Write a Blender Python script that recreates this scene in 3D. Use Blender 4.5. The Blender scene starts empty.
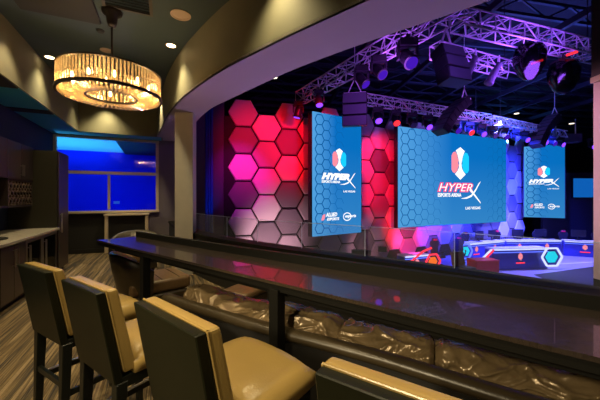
import bpy, bmesh, math, random
from mathutils import Vector, Matrix, noise
random.seed(7)
PI = math.pi
sc = bpy.context.scene
COL = sc.collection
H = 1.6                                   # eye height above the lounge floor
STAGE = -1.6                              # arena floor, below the lounge
RA = math.atan2(.410, .912)               # the room is turned this much against the camera
bx, by = math.cos(RA), math.sin(RA)
def rw(x, y, z=0.0):                      # room coordinates (x from cabinets outward, y to window wall) to world
    return Vector((bx*x - by*y, by*x + bx*y, z))

# ------------------------------------------------------------------ materials
def srgb(r, g, b):
    f = lambda c: c/12.92 if c <= .04045 else ((c+.055)/1.055)**2.4
    return (f(r), f(g), f(b), 1)
def mat(name, col, rough=.5, metal=0, spec=.5, noise_amt=0, noise_scale=8, bump=0, bump_scale=30, coat=0, trans=0, stretch=None):
    m = bpy.data.materials.new(name); m.use_nodes = True
    nt = m.node_tree; p = nt.nodes['Principled BSDF']
    p.inputs['Base Color'].default_value = col
    p.inputs['Roughness'].default_value = rough
    p.inputs['Metallic'].default_value = metal
    p.inputs['Specular IOR Level'].default_value = spec
    p.inputs['Coat Weight'].default_value = coat
    p.inputs['Transmission Weight'].default_value = trans
    if noise_amt or bump:
        tc = nt.nodes.new('ShaderNodeTexCoord'); mp = nt.nodes.new('ShaderNodeMapping')
        if stretch: mp.inputs['Scale'].default_value = stretch
        nt.links.new(tc.outputs['Object'], mp.inputs[0])
    if noise_amt:
        n = nt.nodes.new('ShaderNodeTexNoise'); n.inputs['Scale'].default_value = noise_scale; n.inputs['Detail'].default_value = 6
        nt.links.new(mp.outputs[0], n.inputs['Vector'])
        mx = nt.nodes.new('ShaderNodeMix'); mx.data_type = 'RGBA'
        mx.inputs['A'].default_value = tuple(c*(1-noise_amt) for c in col[:3])+(1,)
        mx.inputs['B'].default_value = tuple(min(1, c*(1+noise_amt)) for c in col[:3])+(1,)
        nt.links.new(n.outputs['Fac'], mx.inputs['Factor']); nt.links.new(mx.outputs['Result'], p.inputs['Base Color'])
    if bump:
        n2 = nt.nodes.new('ShaderNodeTexNoise'); n2.inputs['Scale'].default_value = bump_scale; n2.inputs['Detail'].default_value = 4
        nt.links.new(mp.outputs[0], n2.inputs['Vector'])
        b = nt.nodes.new('ShaderNodeBump'); b.inputs['Strength'].default_value = bump; b.inputs['Distance'].default_value = .01
        nt.links.new(n2.outputs['Fac'], b.inputs['Height']); nt.links.new(b.outputs['Normal'], p.inputs['Normal'])
    return m
def emit(name, col, strength=1.0):
    m = bpy.data.materials.new(name); m.use_nodes = True
    nt = m.node_tree; nt.nodes.clear()
    o = nt.nodes.new('ShaderNodeOutputMaterial'); e = nt.nodes.new('ShaderNodeEmission')
    e.inputs[0].default_value = col; e.inputs[1].default_value = strength
    nt.links.new(e.outputs[0], o.inputs[0]); return m
def glass(name, tint=(1, 1, 1, 1), base=.04, rough=.0, film=0.0, film_col=(.8, .85, 1, 1)):
    m = bpy.data.materials.new(name); m.use_nodes = True
    nt = m.node_tree; nt.nodes.clear()
    o = nt.nodes.new('ShaderNodeOutputMaterial'); t = nt.nodes.new('ShaderNodeBsdfTransparent'); t.inputs[0].default_value = tint
    g = nt.nodes.new('ShaderNodeBsdfGlossy'); g.inputs['Roughness'].default_value = rough
    f = nt.nodes.new('ShaderNodeLayerWeight'); f.inputs['Blend'].default_value = .5
    pw = nt.nodes.new('ShaderNodeMath'); pw.operation = 'POWER'; pw.inputs[1].default_value = 4
    ad = nt.nodes.new('ShaderNodeMath'); ad.operation = 'MULTIPLY_ADD'; ad.inputs[1].default_value = .35; ad.inputs[2].default_value = base
    mx = nt.nodes.new('ShaderNodeMixShader')
    nt.links.new(f.outputs['Facing'], pw.inputs[0]); nt.links.new(pw.outputs[0], ad.inputs[0]); nt.links.new(ad.outputs[0], mx.inputs[0])
    if film:
        d = nt.nodes.new('ShaderNodeBsdfDiffuse'); d.inputs[0].default_value = film_col
        m2 = nt.nodes.new('ShaderNodeMixShader'); m2.inputs[0].default_value = film
        nt.links.new(t.outputs[0], m2.inputs[1]); nt.links.new(d.outputs[0], m2.inputs[2]); nt.links.new(m2.outputs[0], mx.inputs[1])
    else:
        nt.links.new(t.outputs[0], mx.inputs[1])
    nt.links.new(g.outputs[0], mx.inputs[2]); nt.links.new(mx.outputs[0], o.inputs[0]); return m

M = {}
M['ceiling'] = mat('ceiling paint', (.05, .078, .085, 1), .8, noise_amt=.08, noise_scale=3)
M['ceiling_dark'] = mat('dark ceiling panel', (.03, .032, .03, 1), .8)
M['plaster'] = mat('bulkhead plaster', (.18, .172, .115, 1), .75, noise_amt=.12, noise_scale=2.5)
M['teal_paint'] = mat('teal soffit paint', (.05, .42, .52, 1), .6)  # holds the window's blue light in its colour
M['soffit'] = mat('soffit paint', (.42, .37, .44, 1), .7, noise_amt=.06, noise_scale=2)
M['wall'] = mat('mauve grey wall', (.17, .15, .18, 1), .8, noise_amt=.06)
M['wall_dark'] = mat('dark wall', (.013, .0125, .011, 1), .75)
M['wall_navy'] = mat('navy wall', (.015, .028, .07, 1), .8)
M['column'] = mat('column plaster', (.42, .40, .36, 1), .75, noise_amt=.08)
M['black'] = mat('matt black', (.012, .012, .012, 1), .6)
M['lacquer'] = mat('black lacquer', (.006, .006, .005, 1), .6, spec=.15)
M['black_wood'] = mat('black stained wood', (.028, .021, .018, 1), .26, noise_amt=.5, noise_scale=9, bump=.12, bump_scale=26, stretch=(.6, 9, 1), coat=.55)
M['cab'] = mat('dark brown cabinet', (.034, .024, .022, 1), .4, noise_amt=.45, noise_scale=10, stretch=(6, 6, .5))
M['cab_dark'] = mat('dark olive laminate', (.024, .022, .014, 1), .45, noise_amt=.3, noise_scale=10, stretch=(6, 6, .5))
M['counter'] = mat('grey stone counter', (.38, .35, .30, 1), .25, noise_amt=.25, noise_scale=20)
M['chrome'] = mat('brushed steel', (.65, .62, .62, 1), .28, metal=1)
M['frame_pale'] = mat('pale cream frame', (.62, .52, .36, 1), .5)
M['stool_tan'] = mat('tan leather', (.32, .22, .07, 1), .27, noise_amt=.12, noise_scale=6, bump=.12, bump_scale=120)
M['stool_dark'] = mat('dark vinyl', (.008, .009, .004, 1), .38, spec=.22, noise_amt=.15, noise_scale=60, bump=.06, bump_scale=200)
M['stool_wood'] = mat('black lacquered wood', (.009, .011, .009, 1), .3, spec=.3)
M['brown'] = mat('brown leather', (.14, .085, .038, 1), .34, noise_amt=.35, noise_scale=14, bump=.3, bump_scale=40)
M['brown_dark'] = mat('dark brown leather', (.042, .031, .016, 1), .35, noise_amt=.2, noise_scale=10, bump=.1, bump_scale=60)
M['cushion'] = mat('crumpled bronze leather', (.17, .12, .062, 1), .25, metal=.25, noise_amt=.45, noise_scale=7, bump=.35, bump_scale=30)
M['bronze'] = mat('dark bronze', (.02, .014, .012, 1), .4, metal=.5)
M['truss'] = mat('truss aluminium', (.75, .73, .78, 1), .4, metal=.15)
M['rig'] = mat('black rigging', (.016, .016, .02, 1), .45)
M['rig_grey'] = mat('grey speaker grille', (.10, .10, .13, 1), .5)
M['joist'] = mat('ceiling joist', (.02, .025, .04, 1), .6)
M['arena_floor'] = mat('arena floor', (.42, .40, .50, 1), .35, noise_amt=.1)
M['arena_wall'] = mat('arena drape', (.09, .07, .10, 1), .9)
M['arena_ceil'] = mat('arena ceiling', (.006, .006, .008, 1), .9)
M['hex_a'] = mat('pale hexagon panel', (.80, .76, .76, 1), .55)
M['hex_b'] = mat('grey hexagon panel', (.20, .18, .20, 1), .55)
M['hex_c'] = mat('mid hexagon panel', (.42, .39, .41, 1), .55)
M['hex_back'] = mat('black panel backing', (.008, .008, .008, 1), .8)
M['navy'] = mat('navy desk panel', (.02, .04, .42, 1), .4)
M['gaming'] = mat('black gaming chair', (.02, .02, .03, 1), .45)
M['red_gloss'] = mat('red case', (.9, .015, .06, 1), .4)
M['white'] = mat('white plastic', (.8, .8, .8, 1), .5)
M['teal'] = mat('teal fabric', (.02, .35, .38, 1), .8)
M['blue_drape'] = mat('blue drape', (.02, .08, .35, 1), .8)
M['bluewall'] = mat('cobalt painted wall', (.006, .012, .85, 1), .7)
M['blueceil'] = mat('pale ceiling next room', (.40, .75, .80, 1), .7)
M['speaker_white'] = mat('white speaker grille', (.55, .42, .32, 1), .7)
M['glass_rail'] = glass('railing glass', (.96, .97, .98, 1), .02, film=.025)
M['glass_edge'] = mat('glass edge', (.55, .68, .9, 1), .2)
M['glass_win'] = glass('window glass', (.95, .96, 1, 1), .03)
M['fridge_glass'] = glass('fridge glass', (.25, .25, .25, 1), .05)
M['e_warm'] = emit('warm lamp', (1, .72, .38, 1), 14)
M['e_bulb'] = emit('bulb', (1, .66, .30, 1), 45)
M['e_white'] = emit('house light', (1, .85, .62, 1), 3)
M['e_purple'] = emit('purple lamp', (.16, .035, 1, 1), 2.6)
M['e_purple_soft'] = emit('purple glow lens', (.10, .015, .8, 1), .55)
M['e_red'] = emit('red lamp', (1, .02, .03, 1), 2.2)
M['e_scr_white'] = emit('screen white', (1, 1, 1, 1), 1.05)
M['e_scr_pink'] = emit('screen pink', srgb(.98, .55, .62), 1)
M['e_scr_hotpink'] = emit('screen hot pink', srgb(1, .25, .50), 1)
M['e_scr_cyan'] = emit('screen cyan', srgb(.10, .80, 1), 1)
M['e_scr_line'] = emit('screen pattern', srgb(.03, .34, .60), 1)
M['e_scr_line2'] = emit('screen pattern dim', srgb(.04, .37, .64), 1)
M['e_blueled'] = emit('blue led strip', srgb(.35, .45, 1), 1.6)
M['e_whiteled'] = emit('white led strip', srgb(.75, .78, 1), 1.5)
M['e_redled'] = emit('red led strip', srgb(1, .2, .3), 1.4)
M['e_cyanled'] = emit('cyan led panel', srgb(.05, .85, .95), 1.0)
M['e_orangeled'] = emit('orange led panel', srgb(1, .45, .15), 1.0)
M['e_monitor'] = emit('blue monitor', srgb(.07, .42, .80), .7)

def screen_mat():
    m = bpy.data.materials.new('screen image'); m.use_nodes = True
    nt = m.node_tree; nt.nodes.clear()
    o = nt.nodes.new('ShaderNodeOutputMaterial'); e = nt.nodes.new('ShaderNodeEmission')
    tc = nt.nodes.new('ShaderNodeTexCoord'); sp = nt.nodes.new('ShaderNodeSeparateXYZ')
    nt.links.new(tc.outputs['Generated'], sp.inputs[0])
    r1 = nt.nodes.new('ShaderNodeValToRGB')   # left to right picture colour
    r1.color_ramp.elements[0].color = srgb(.32, .62, .86); r1.color_ramp.elements[1].color = srgb(.02, .42, .72)
    el = r1.color_ramp.elements.new(.45); el.color = srgb(.03, .42, .74)
    r2 = nt.nodes.new('ShaderNodeValToRGB')   # bottom of the picture is paler
    r2.color_ramp.elements[0].color = (.45, .45, .45, 1); r2.color_ramp.elements[1].color = (0, 0, 0, 1); r2.color_ramp.elements[1].position = .75
    mx = nt.nodes.new('ShaderNodeMix'); mx.data_type = 'RGBA'; mx.inputs['B'].default_value = srgb(.28, .58, .78)
    nt.links.new(sp.outputs['X'], r1.inputs[0]); nt.links.new(sp.outputs['Z'], r2.inputs[0])
    nt.links.new(r2.outputs[0], mx.inputs['Factor']); nt.links.new(r1.outputs[0], mx.inputs['A'])
    nt.links.new(mx.outputs['Result'], e.inputs[0]); nt.links.new(e.outputs[0], o.inputs[0]); return m
M['screen'] = screen_mat()

def carpet_mat():
    m = bpy.data.materials.new('striped carpet'); m.use_nodes = True
    nt = m.node_tree; p = nt.nodes['Principled BSDF']; p.inputs['Roughness'].default_value = .9; p.inputs['Specular IOR Level'].default_value = .15
    tc = nt.nodes.new('ShaderNodeTexCoord'); mp = nt.nodes.new('ShaderNodeMapping'); mp.vector_type = 'POINT'
    mp.inputs['Rotation'].default_value = (0, 0, -RA)
    mp2 = nt.nodes.new('ShaderNodeMapping'); mp2.inputs['Scale'].default_value = (7.5, .13, 1)
    nt.links.new(tc.outputs['Object'], mp.inputs[0]); nt.links.new(mp.outputs[0], mp2.inputs[0])
    n = nt.nodes.new('ShaderNodeTexNoise'); n.inputs['Scale'].default_value = 1.6; n.inputs['Detail'].default_value = 3; n.inputs['Roughness'].default_value = .7
    nt.links.new(mp2.outputs[0], n.inputs['Vector'])
    r = nt.nodes.new('ShaderNodeValToRGB'); cr = r.color_ramp
    cols = [(.30, (.028, .028, .030, 1)), (.40, (0.14, 0.105, 0.063, 1)), (.455, (.035, .034, .036, 1)), (.50, (0.28, 0.203, 0.105, 1)),
            (.54, (.09, .065, .04, 1)), (.60, (0.392, 0.294, 0.168, 1)), (.66, (0.168, 0.119, 0.084, 1)), (.75, (0.504, 0.392, 0.266, 1))]
    cr.elements[0].position, cr.elements[0].color = cols[0]; cr.elements[1].position, cr.elements[1].color = cols[-1]
    for q, c in cols[1:-1]:
        e = cr.elements.new(q); e.color = c
    nt.links.new(n.outputs['Fac'], r.inputs[0])
    n3 = nt.nodes.new('ShaderNodeTexNoise'); n3.inputs['Scale'].default_value = 60
    nt.links.new(tc.outputs['Object'], n3.inputs['Vector'])
    mx = nt.nodes.new('ShaderNodeMix'); mx.data_type = 'RGBA'; mx.blend_type = 'MULTIPLY'; mx.inputs['Factor'].default_value = .5
    nt.links.new(r.outputs[0], mx.inputs['A']); nt.links.new(n3.outputs['Fac'], mx.inputs['B']); nt.links.new(mx.outputs['Result'], p.inputs['Base Color'])
    b = nt.nodes.new('ShaderNodeBump'); b.inputs['Strength'].default_value = .3; nt.links.new(n3.outputs['Fac'], b.inputs['Height']); nt.links.new(b.outputs[0], p.inputs['Normal'])
    return m
M['carpet'] = carpet_mat()

def crystal_mat():
    m = bpy.data.materials.new('amber crystal'); m.use_nodes = True
    nt = m.node_tree; nt.nodes.clear()
    o = nt.nodes.new('ShaderNodeOutputMaterial')
    t = nt.nodes.new('ShaderNodeBsdfTransparent'); t.inputs[0].default_value = (.95, .82, .60, 1)
    g = nt.nodes.new('ShaderNodeBsdfGlossy'); g.inputs[0].default_value = (1, .86, .62, 1); g.inputs['Roughness'].default_value = .16
    tr = nt.nodes.new('ShaderNodeBsdfTranslucent'); tr.inputs[0].default_value = (1, .90, .70, 1)
    a = nt.nodes.new('ShaderNodeMixShader'); a.inputs[0].default_value = .34
    b = nt.nodes.new('ShaderNodeMixShader'); b.inputs[0].default_value = .5
    nt.links.new(g.outputs[0], a.inputs[1]); nt.links.new(tr.outputs[0], a.inputs[2])
    nt.links.new(a.outputs[0], b.inputs[1]); nt.links.new(t.outputs[0], b.inputs[2])
    nt.links.new(b.outputs[0], o.inputs[0]); return m
M['crystal'] = crystal_mat()

# ------------------------------------------------------------------ mesh helpers
class MB:
    def __init__(s): s.v = []; s.f = []
    def add(s, vs, fs):
        n = len(s.v); s.v += [Vector(v) for v in vs]; s.f += [[i+n for i in f] for f in fs]; return s
    def box(s, c, size, mtx=None, taper=None):
        x, y, z = [k/2 for k in size]; t = taper or 1
        vs = [(-x*t, -y*t, -z), (x*t, -y*t, -z), (x*t, y*t, -z), (-x*t, y*t, -z), (-x, -y, z), (x, -y, z), (x, y, z), (-x, y, z)]
        vs = [Vector(v) for v in vs]
        if mtx: vs = [mtx @ v for v in vs]
        return s.add([v+Vector(c) for v in vs], [(3, 2, 1, 0), (4, 5, 6, 7), (0, 1, 5, 4), (1, 2, 6, 5), (2, 3, 7, 6), (3, 0, 4, 7)])
    def prism(s, poly, z0, z1):
        n = len(poly)
        a = sum(poly[i][0]*poly[(i+1) % n][1]-poly[(i+1) % n][0]*poly[i][1] for i in range(n))
        if a < 0: poly = poly[::-1]
        vs = [(p[0], p[1], z0) for p in poly]+[(p[0], p[1], z1) for p in poly]
        return s.add(vs, [list(range(n))[::-1], [n+i for i in range(n)]]+[[i, (i+1) % n, n+(i+1) % n, n+i] for i in range(n)])
    def prism_y(s, poly, y0, y1):               # outline in x,z pushed through y
        n = len(poly)
        a = sum(poly[i][0]*poly[(i+1) % n][1]-poly[(i+1) % n][0]*poly[i][1] for i in range(n))
        if a > 0: poly = poly[::-1]
        vs = [(p[0], y0, p[1]) for p in poly]+[(p[0], y1, p[1]) for p in poly]
        return s.add(vs, [list(range(n))[::-1], [n+i for i in range(n)]]+[[i, (i+1) % n, n+(i+1) % n, n+i] for i in range(n)])
    def bar(s, p, q, w, h=None, n=4):           # square or round bar between two points
        p, q = Vector(p), Vector(q); h = h or w; d = (q-p)
        if d.length < 1e-6: return s
        z = d.normalized(); up = Vector((0, 0, 1)) if abs(z.z) < .95 else Vector((0, 1, 0))
        x = z.cross(up).normalized(); y = x.cross(z)
        ring = [(math.cos(2*PI*(k+.5)/n), math.sin(2*PI*(k+.5)/n)) for k in range(n)]
        k = math.sqrt(2)/2 if n == 4 else .5
        vs = [p+x*c*w*k+y*e*h*k for c, e in ring]+[q+x*c*w*k+y*e*h*k for c, e in ring]
        return s.add(vs, [list(range(n)), [2*n-1-i for i in range(n)]]+[[(i+1) % n, i, n+i, n+(i+1) % n] for i in range(n)])
    def tube(s, pts, radii, n=12, closed=False, squash=1.0):
        pts = [Vector(p) for p in pts]; N = len(pts)
        if not hasattr(radii, '__len__'): radii = [radii]*N
        vs = []
        for i, p in enumerate(pts):
            a = pts[(i-1) % N] if (closed or i > 0) else p; b = pts[(i+1) % N] if (closed or i < N-1) else p
            z = (b-a).normalized(); up = Vector((0, 0, 1)) if abs(z.z) < .95 else Vector((0, 1, 0))
            x = z.cross(up).normalized(); y = x.cross(z)
            for k in range(n):
                t = 2*PI*k/n; vs.append(p+(x*math.cos(t)*squash+y*math.sin(t))*radii[i])
        fs = []
        for i in range(N if closed else N-1):
            j = (i+1) % N
            for k in range(n):
                l = (k+1) % n; fs.append([i*n+l, i*n+k, j*n+k, j*n+l])
        if not closed: fs += [list(range(n)), [(N-1)*n+n-1-k for k in range(n)]]
        return s.add(vs, fs)
    def lathe(s, prof, n=24, c=(0, 0, 0), mtx=None, caps=True):
        vs = []; P = len(prof)
        for k in range(n):
            t = 2*PI*k/n
            for r, z in prof:
                v = Vector((r*math.cos(t), r*math.sin(t), z))
                if mtx: v = mtx @ v
                vs.append(v+Vector(c))
        fs = []
        for k in range(n):
            j = (k+1) % n
            for i in range(P-1): fs.append([k*P+i, j*P+i, j*P+i+1, k*P+i+1])
        if caps and prof[0][0] > 1e-6: fs.append([k*P for k in range(n)][::-1])
        if caps and prof[-1][0] > 1e-6: fs.append([k*P+P-1 for k in range(n)])
        return s.add(vs, fs)
    def build(s, name, m, parent=None, bevel=0, smooth=False, world=False, sub=0, seg=2):
        me = bpy.data.meshes.new(name)
        off = Vector((0, 0, 0))
        vs = s.v
        if world and parent is not None:
            inv = Matrix.LocRotScale(parent.location, parent.rotation_euler, None).inverted(); vs = [inv @ v for v in s.v]
        me.from_pydata([tuple(v) for v in vs], [], s.f); me.materials.append(m)
        bm = bmesh.new(); bm.from_mesh(me); bmesh.ops.remove_doubles(bm, verts=bm.verts, dist=1e-5)
        bmesh.ops.recalc_face_normals(bm, faces=bm.faces)
        if bevel: bmesh.ops.bevel(bm, geom=list(bm.edges), offset=bevel, segments=seg, affect='EDGES', profile=.6)
        bm.to_mesh(me); bm.free()
        if smooth:
            for p in me.polygons: p.use_smooth = True
        o = bpy.data.objects.new(name, me); COL.objects.link(o)
        if sub:
            md = o.modifiers.new('sub', 'SUBSURF'); md.levels = sub; md.render_levels = sub
        if parent is not None: o.parent = parent
        return o
def thing(name, label, cat, loc=(0, 0, 0), rz=0, group=None):
    o = bpy.data.objects.new(name, None); COL.objects.link(o); o.location = loc; o.rotation_euler = (0, 0, rz)
    o['label'] = label; o['category'] = cat
    if group: o['group'] = group
    return o
def tag(o, label, cat, group=None):
    o['label'] = label; o['category'] = cat
    if group: o['group'] = group
    return o
def struct(o): o['kind'] = 'structure'; return o
def dup(root, loc, rz, label, group=None):
    r = root.copy(); COL.objects.link(r); r.location = loc; r.rotation_euler = (root.rotation_euler.x, root.rotation_euler.y, rz); r['label'] = label
    if group: r['group'] = group
    for ch in list(root.children):
        c = ch.copy(); COL.objects.link(c); c.parent = r
        for g in list(ch.children):
            d = g.copy(); COL.objects.link(d); d.parent = c
    return r
def smooth_path(pts, k=6):
    pts = [Vector((p[0], p[1], p[2] if len(p) > 2 else 0)) for p in pts]; out = []
    for i in range(len(pts)-1):
        p0 = pts[max(i-1, 0)]; p1 = pts[i]; p2 = pts[i+1]; p3 = pts[min(i+2, len(pts)-1)]
        for j in range(k):
            t = j/k
            out.append(.5*((2*p1)+(-p0+p2)*t+(2*p0-5*p1+4*p2-p3)*t*t+(-p0+3*p1-3*p2+p3)*t**3))
    return out+[pts[-1]]
def offset_path(path, d):
    out = []
    for i, p in enumerate(path):
        a = path[max(i-1, 0)]; b = path[min(i+1, len(path)-1)]; t = (b-a).normalized(); out.append(p+Vector((-t.y, t.x, 0))*d)
    return out
def strip(path_a, path_b, z0, z1):          # a curved solid between two plan curves
    mb = MB(); n = len(path_a)
    vs = []
    for a, b in zip(path_a, path_b):
        vs += [(a.x, a.y, z0), (b.x, b.y, z0), (b.x, b.y, z1), (a.x, a.y, z1)]
    fs = []
    for i in range(n-1):
        for k in range(4):
            l = (k+1) % 4; fs.append([i*4+k, i*4+l, (i+1)*4+l, (i+1)*4+k])
    fs += [[0, 1, 2, 3], [(n-1)*4+3, (n-1)*4+2, (n-1)*4+1, (n-1)*4]]
    return mb.add(vs, fs)
def look_rot(p, q): return (Vector(q)-Vector(p)).to_track_quat('-Z', 'Y').to_euler()
def lamp(kind, loc, col, power, target=None, size=.1, angle=60, blend=.5, name='lamp_light', size_y=None):
    l = bpy.data.lights.new(name, kind); l.color = col; l.energy = power
    if kind == 'AREA':
        l.size = size
        if size_y: l.shape = 'RECTANGLE'; l.size_y = size_y
    else: l.shadow_soft_size = size
    if kind == 'SPOT': l.spot_size = math.radians(angle); l.spot_blend = blend
    o = bpy.data.objects.new(name, l); COL.objects.link(o); o.location = loc
    if target is not None: o.rotation_euler = look_rot(loc, target)
    return o

# ------------------------------------------------------------------ camera
cd = bpy.data.cameras.new('camera'); cam = bpy.data.objects.new('camera', cd); COL.objects.link(cam)
cam.location = (0, 0, H); cam.rotation_euler = (PI/2, 0, 0)
cd.sensor_width = 36; cd.lens = 18; cd.shift_y = -4/600; cd.clip_start = .05; cd.clip_end = 200
sc.camera = cam
sc.view_settings.view_transform = 'Standard'; sc.view_settings.look = 'None'; sc.view_settings.gamma = 1; sc.view_settings.exposure = 0.12
w = bpy.data.worlds.new('world'); sc.world = w; w.use_nodes = True
w.node_tree.nodes['Background'].inputs[0].default_value = (.4, .4, .6, 1); w.node_tree.nodes['Background'].inputs[1].default_value = .02

# ------------------------------------------------------------------ room shell
ZS, ZC = 3.30, 4.14
WX, WY, BHX, BHY = -2.75, 10.11, -2.08, 9.57
knee_outer = smooth_path([(-3.75, 9.15), (-3.0, 7.75), (-2.36, 6.8), (-1.75, 6.0), (-1.05, 5.28), (-.15, 4.5), (.54, 4.0), (1.5, 3.28), (2.45, 2.48), (3.6, 1.5)], 8)
knee_inner = offset_path(knee_outer, -.22)
inner = smooth_path([(-4.12, 8.64), (-3.5, 7.55), (-2.85, 6.4), (-2.13, 5.31), (-1.58, 4.62), (-1.07, 4.05), (-.62, 3.62), (-.10, 3.15), (.52, 2.63), (1.3, 1.95), (2.2, 1.15), (3.2, .2), (4.0, -.7), (4.6, -2.)], 8)
outer = smooth_path([(-3.45, 9.3), (-2.95, 8.1), (-2.5, 7.1), (-1.80, 5.93), (-1.15, 5.18), (-.57, 4.55), (-.1, 4.05), (.46, 3.55), (.95, 3.15), (1.59, 2.66), (2.6, 1.8), (3.7, .8), (4.8, -.3), (5.6, -1.6)], 8)
fl = [rw(WX, -3), rw(WX, WY)]+[p for p in knee_outer]+[Vector((4.6, -.4, 0)), Vector((3.6, -2.6, 0))]
mb = MB(); mb.prism([(p.x, p.y) for p in fl], -.15, 0); struct(mb.build('floor', M['carpet']))
cl = [rw(WX-.1, -3), rw(WX-.1, WY+.1)]+[p for p in outer]
mb = MB(); mb.prism([(p.x, p.y) for p in cl], ZC, ZC+.12); struct(mb.build('ceiling', M['ceiling']))
def room_box(mb, x0, x1, y0, y1, z0, z1):
    return mb.prism([tuple(rw(x0, y0)[:2]), tuple(rw(x1, y0)[:2]), tuple(rw(x1, y1)[:2]), tuple(rw(x0, y1)[:2])], z0, z1)
struct(room_box(MB(), WX-.12, WX, -3, WY+.1, 0, ZC).build('wall_left', M['wall_navy']))
struct(room_box(MB(), WX, BHX, -3, WY, ZS, ZC).build('trim_1', M['plaster']))
struct(room_box(MB(), BHX, -.07, BHY, WY, ZS, ZC).build('trim_2', M['plaster']))
# window wall with the opening
ZW0, ZWM, ZW1, XW0, XWM, XW1 = 1.15, 2.26, 3.24, -2.72, -1.473, -.22
mb = MB(); room_box(mb, WX, .32, WY, WY+.14, 0, ZW0-.04); room_box(mb, WX, .32, WY, WY+.14, ZW1+.02, ZC); room_box(mb, XW1+.03, .32, WY, WY+.14, ZW0-.04, ZW1+.02)
struct(mb.build('wall_back', M['wall']))
# lower part of that wall is painted dark
struct(room_box(MB(), WX, -.95, WY-.012, WY, 0, ZW0-.06).build('trim_4', M['wall_dark']))
struct(room_box(MB(), WX, .3, WY-.03, WY-.012, 0, .12).build('baseboard_back', M['black']))
# curved bulkhead (soffit + inner face + outer face)
def curved():
    vs = []; n = len(inner)
    m1 = MB()
    for a, b in zip(inner, outer): vs += [(a.x, a.y, ZS), (b.x, b.y, ZS)]
    m1.add(vs, [[2*i, 2*i+1, 2*i+3, 2*i+2] for i in range(n-1)])
    return m1
sof = strip(inner, outer, ZS, ZS+.03).build('trim_3', M['soffit']); struct(sof)
struct(strip(inner, offset_path(inner, .03), ZS, ZC).build('trim_5', M['plaster'], smooth=False))
struct(strip(outer, offset_path(outer, -.03), ZS+.03, ZC+1.6).build('trim_6', M['arena_ceil']))
# soffit between the back bulkhead, the window wall and the curve
p = [rw(-.07, BHY), rw(-.07, WY), rw(.32, WY), Vector(outer[0]), Vector(inner[0])]
struct(MB().prism([(q.x, q.y) for q in p], ZS+.001, ZS+.04).build('trim_7', M['soffit']))
# knee wall under the railing
struct(strip(knee_outer, knee_inner, STAGE, .80).build('wall_right', M['wall_dark']))
struct(strip(offset_path(knee_outer, .03), offset_path(knee_inner, -.03), .80, .85).build('trim_8', M['lacquer']))
# column at the end of the railing
struct(MB().prism([(-2.545, 6.1), (-2.18, 6.1), (-2.22, 6.42), (-2.585, 6.42)], 0, ZS).build('wall_column', M['column']))
# beam shadows on the left soffit, put in as dark strips
for i, (y0, y1) in enumerate(((5.1, 6.1), (7.45, 7.75))):
    struct(room_box(MB(), WX, BHX-.02, y0, y1, ZS-.02, ZS-.001).build('trim_%d' % (9+i), M['ceiling_dark']))
struct(room_box(MB(), -1.75, -.85, 3.0, 5.15, ZC-.06, ZC-.001).build('trim_11', M['ceiling_dark']))

for i, (x0, x1, y0, y1) in enumerate(((WX, BHX-.02, 6.12, 7.43), (WX, BHX-.02, 7.77, 9.5), (WX, -.1, BHY+.01, WY))):  # blue window light on the soffits, put in as teal panels
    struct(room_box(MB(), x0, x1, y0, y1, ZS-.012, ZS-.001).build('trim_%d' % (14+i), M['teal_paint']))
# window_1: frame, mullion, rail, panes
t = bpy.data.objects.new('window_1', None); COL.objects.link(t); t.location = rw(0, WY); t.rotation_euler = (0, 0, RA); t['kind'] = 'structure'
mb = MB()
fw = .06
mb.box(((XW0+XW1)/2, .03, ZW1), (XW1-XW0+.1, .12, fw)); mb.box(((XW0+XW1)/2, .0, ZW0), (XW1-XW0+.1, .2, fw))
mb.box((XW0, .03, (ZW0+ZW1)/2), (fw, .12, ZW1-ZW0)); mb.box((XW1, .03, (ZW0+ZW1)/2), (fw+.02, .12, ZW1-ZW0))
mb.build('window_frame', M['frame_pale'], t)
MB().box(((XW0+XW1)/2, .01, ZWM), (XW1-XW0-.08, .12, .085)).build('transom', M['frame_pale'], t)
MB().box((XWM, .02, (ZW0+ZWM)/2), (.055, .1, ZWM-ZW0-.12)).build('mullion', M['frame_pale'], t)
for (x0, x1, z0, z1) in ((XW0, XWM, ZW0, ZWM), (XWM, XW1, ZW0, ZWM), (XW0, XW1, ZWM, ZW1)):
    MB().box(((x0+x1)/2, .07, (z0+z1)/2), (x1-x0-.05, .01, z1-z0-.06)).build('pane', M['glass_win'], t)
# the room next door
mb = MB(); room_box(mb, -6.2, 1.0, 14.6, 14.7, 0, 3.5); room_box(mb, -6.3, -6.2, WY+.2, 14.7, 0, 3.5); room_box(mb, 1.0, 1.1, WY+.2, 14.7, 0, 3.5)
struct(mb.build('wall_beyond', M['bluewall']))
struct(room_box(MB(), -6.2, 1.0, WY+.15, 14.6, -.1, 0).build('floor_beyond', M['wall_dark']))
struct(MB().prism([tuple(rw(-6.2, WY+.15)[:2]), tuple(rw(-1.42, WY+.15)[:2]), tuple(rw(-1.54, 14.6)[:2]), tuple(rw(-6.2, 14.6)[:2])], 3.42, 3.5).build('ceiling_beyond', M['blueceil']))
struct(MB().prism([tuple(rw(-1.42, WY+.15)[:2]), tuple(rw(1, WY+.15)[:2]), tuple(rw(1, 14.6)[:2]), tuple(rw(-1.54, 14.6)[:2])], 3.36, 3.5).build('trim_12', M['black']))
tg = MB().box((0, 0, 0), (.22, .01, .11)).build('wall_sign', M['white']); tg.location = rw(-1.85, 14.57, 1.33); tg.rotation_euler = (0, 0, RA)  # white plate standing in for a sign's reflection in the glass
tag(tg, 'small white sign on the blue wall seen through the window', 'sign')
lamp('SPOT', rw(-3.0, 12.4, .9), (.08, .55, 1), 420, rw(-3.0, 12.35, 3.4), .1, 105, .4, name='blue_uplight')
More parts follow.
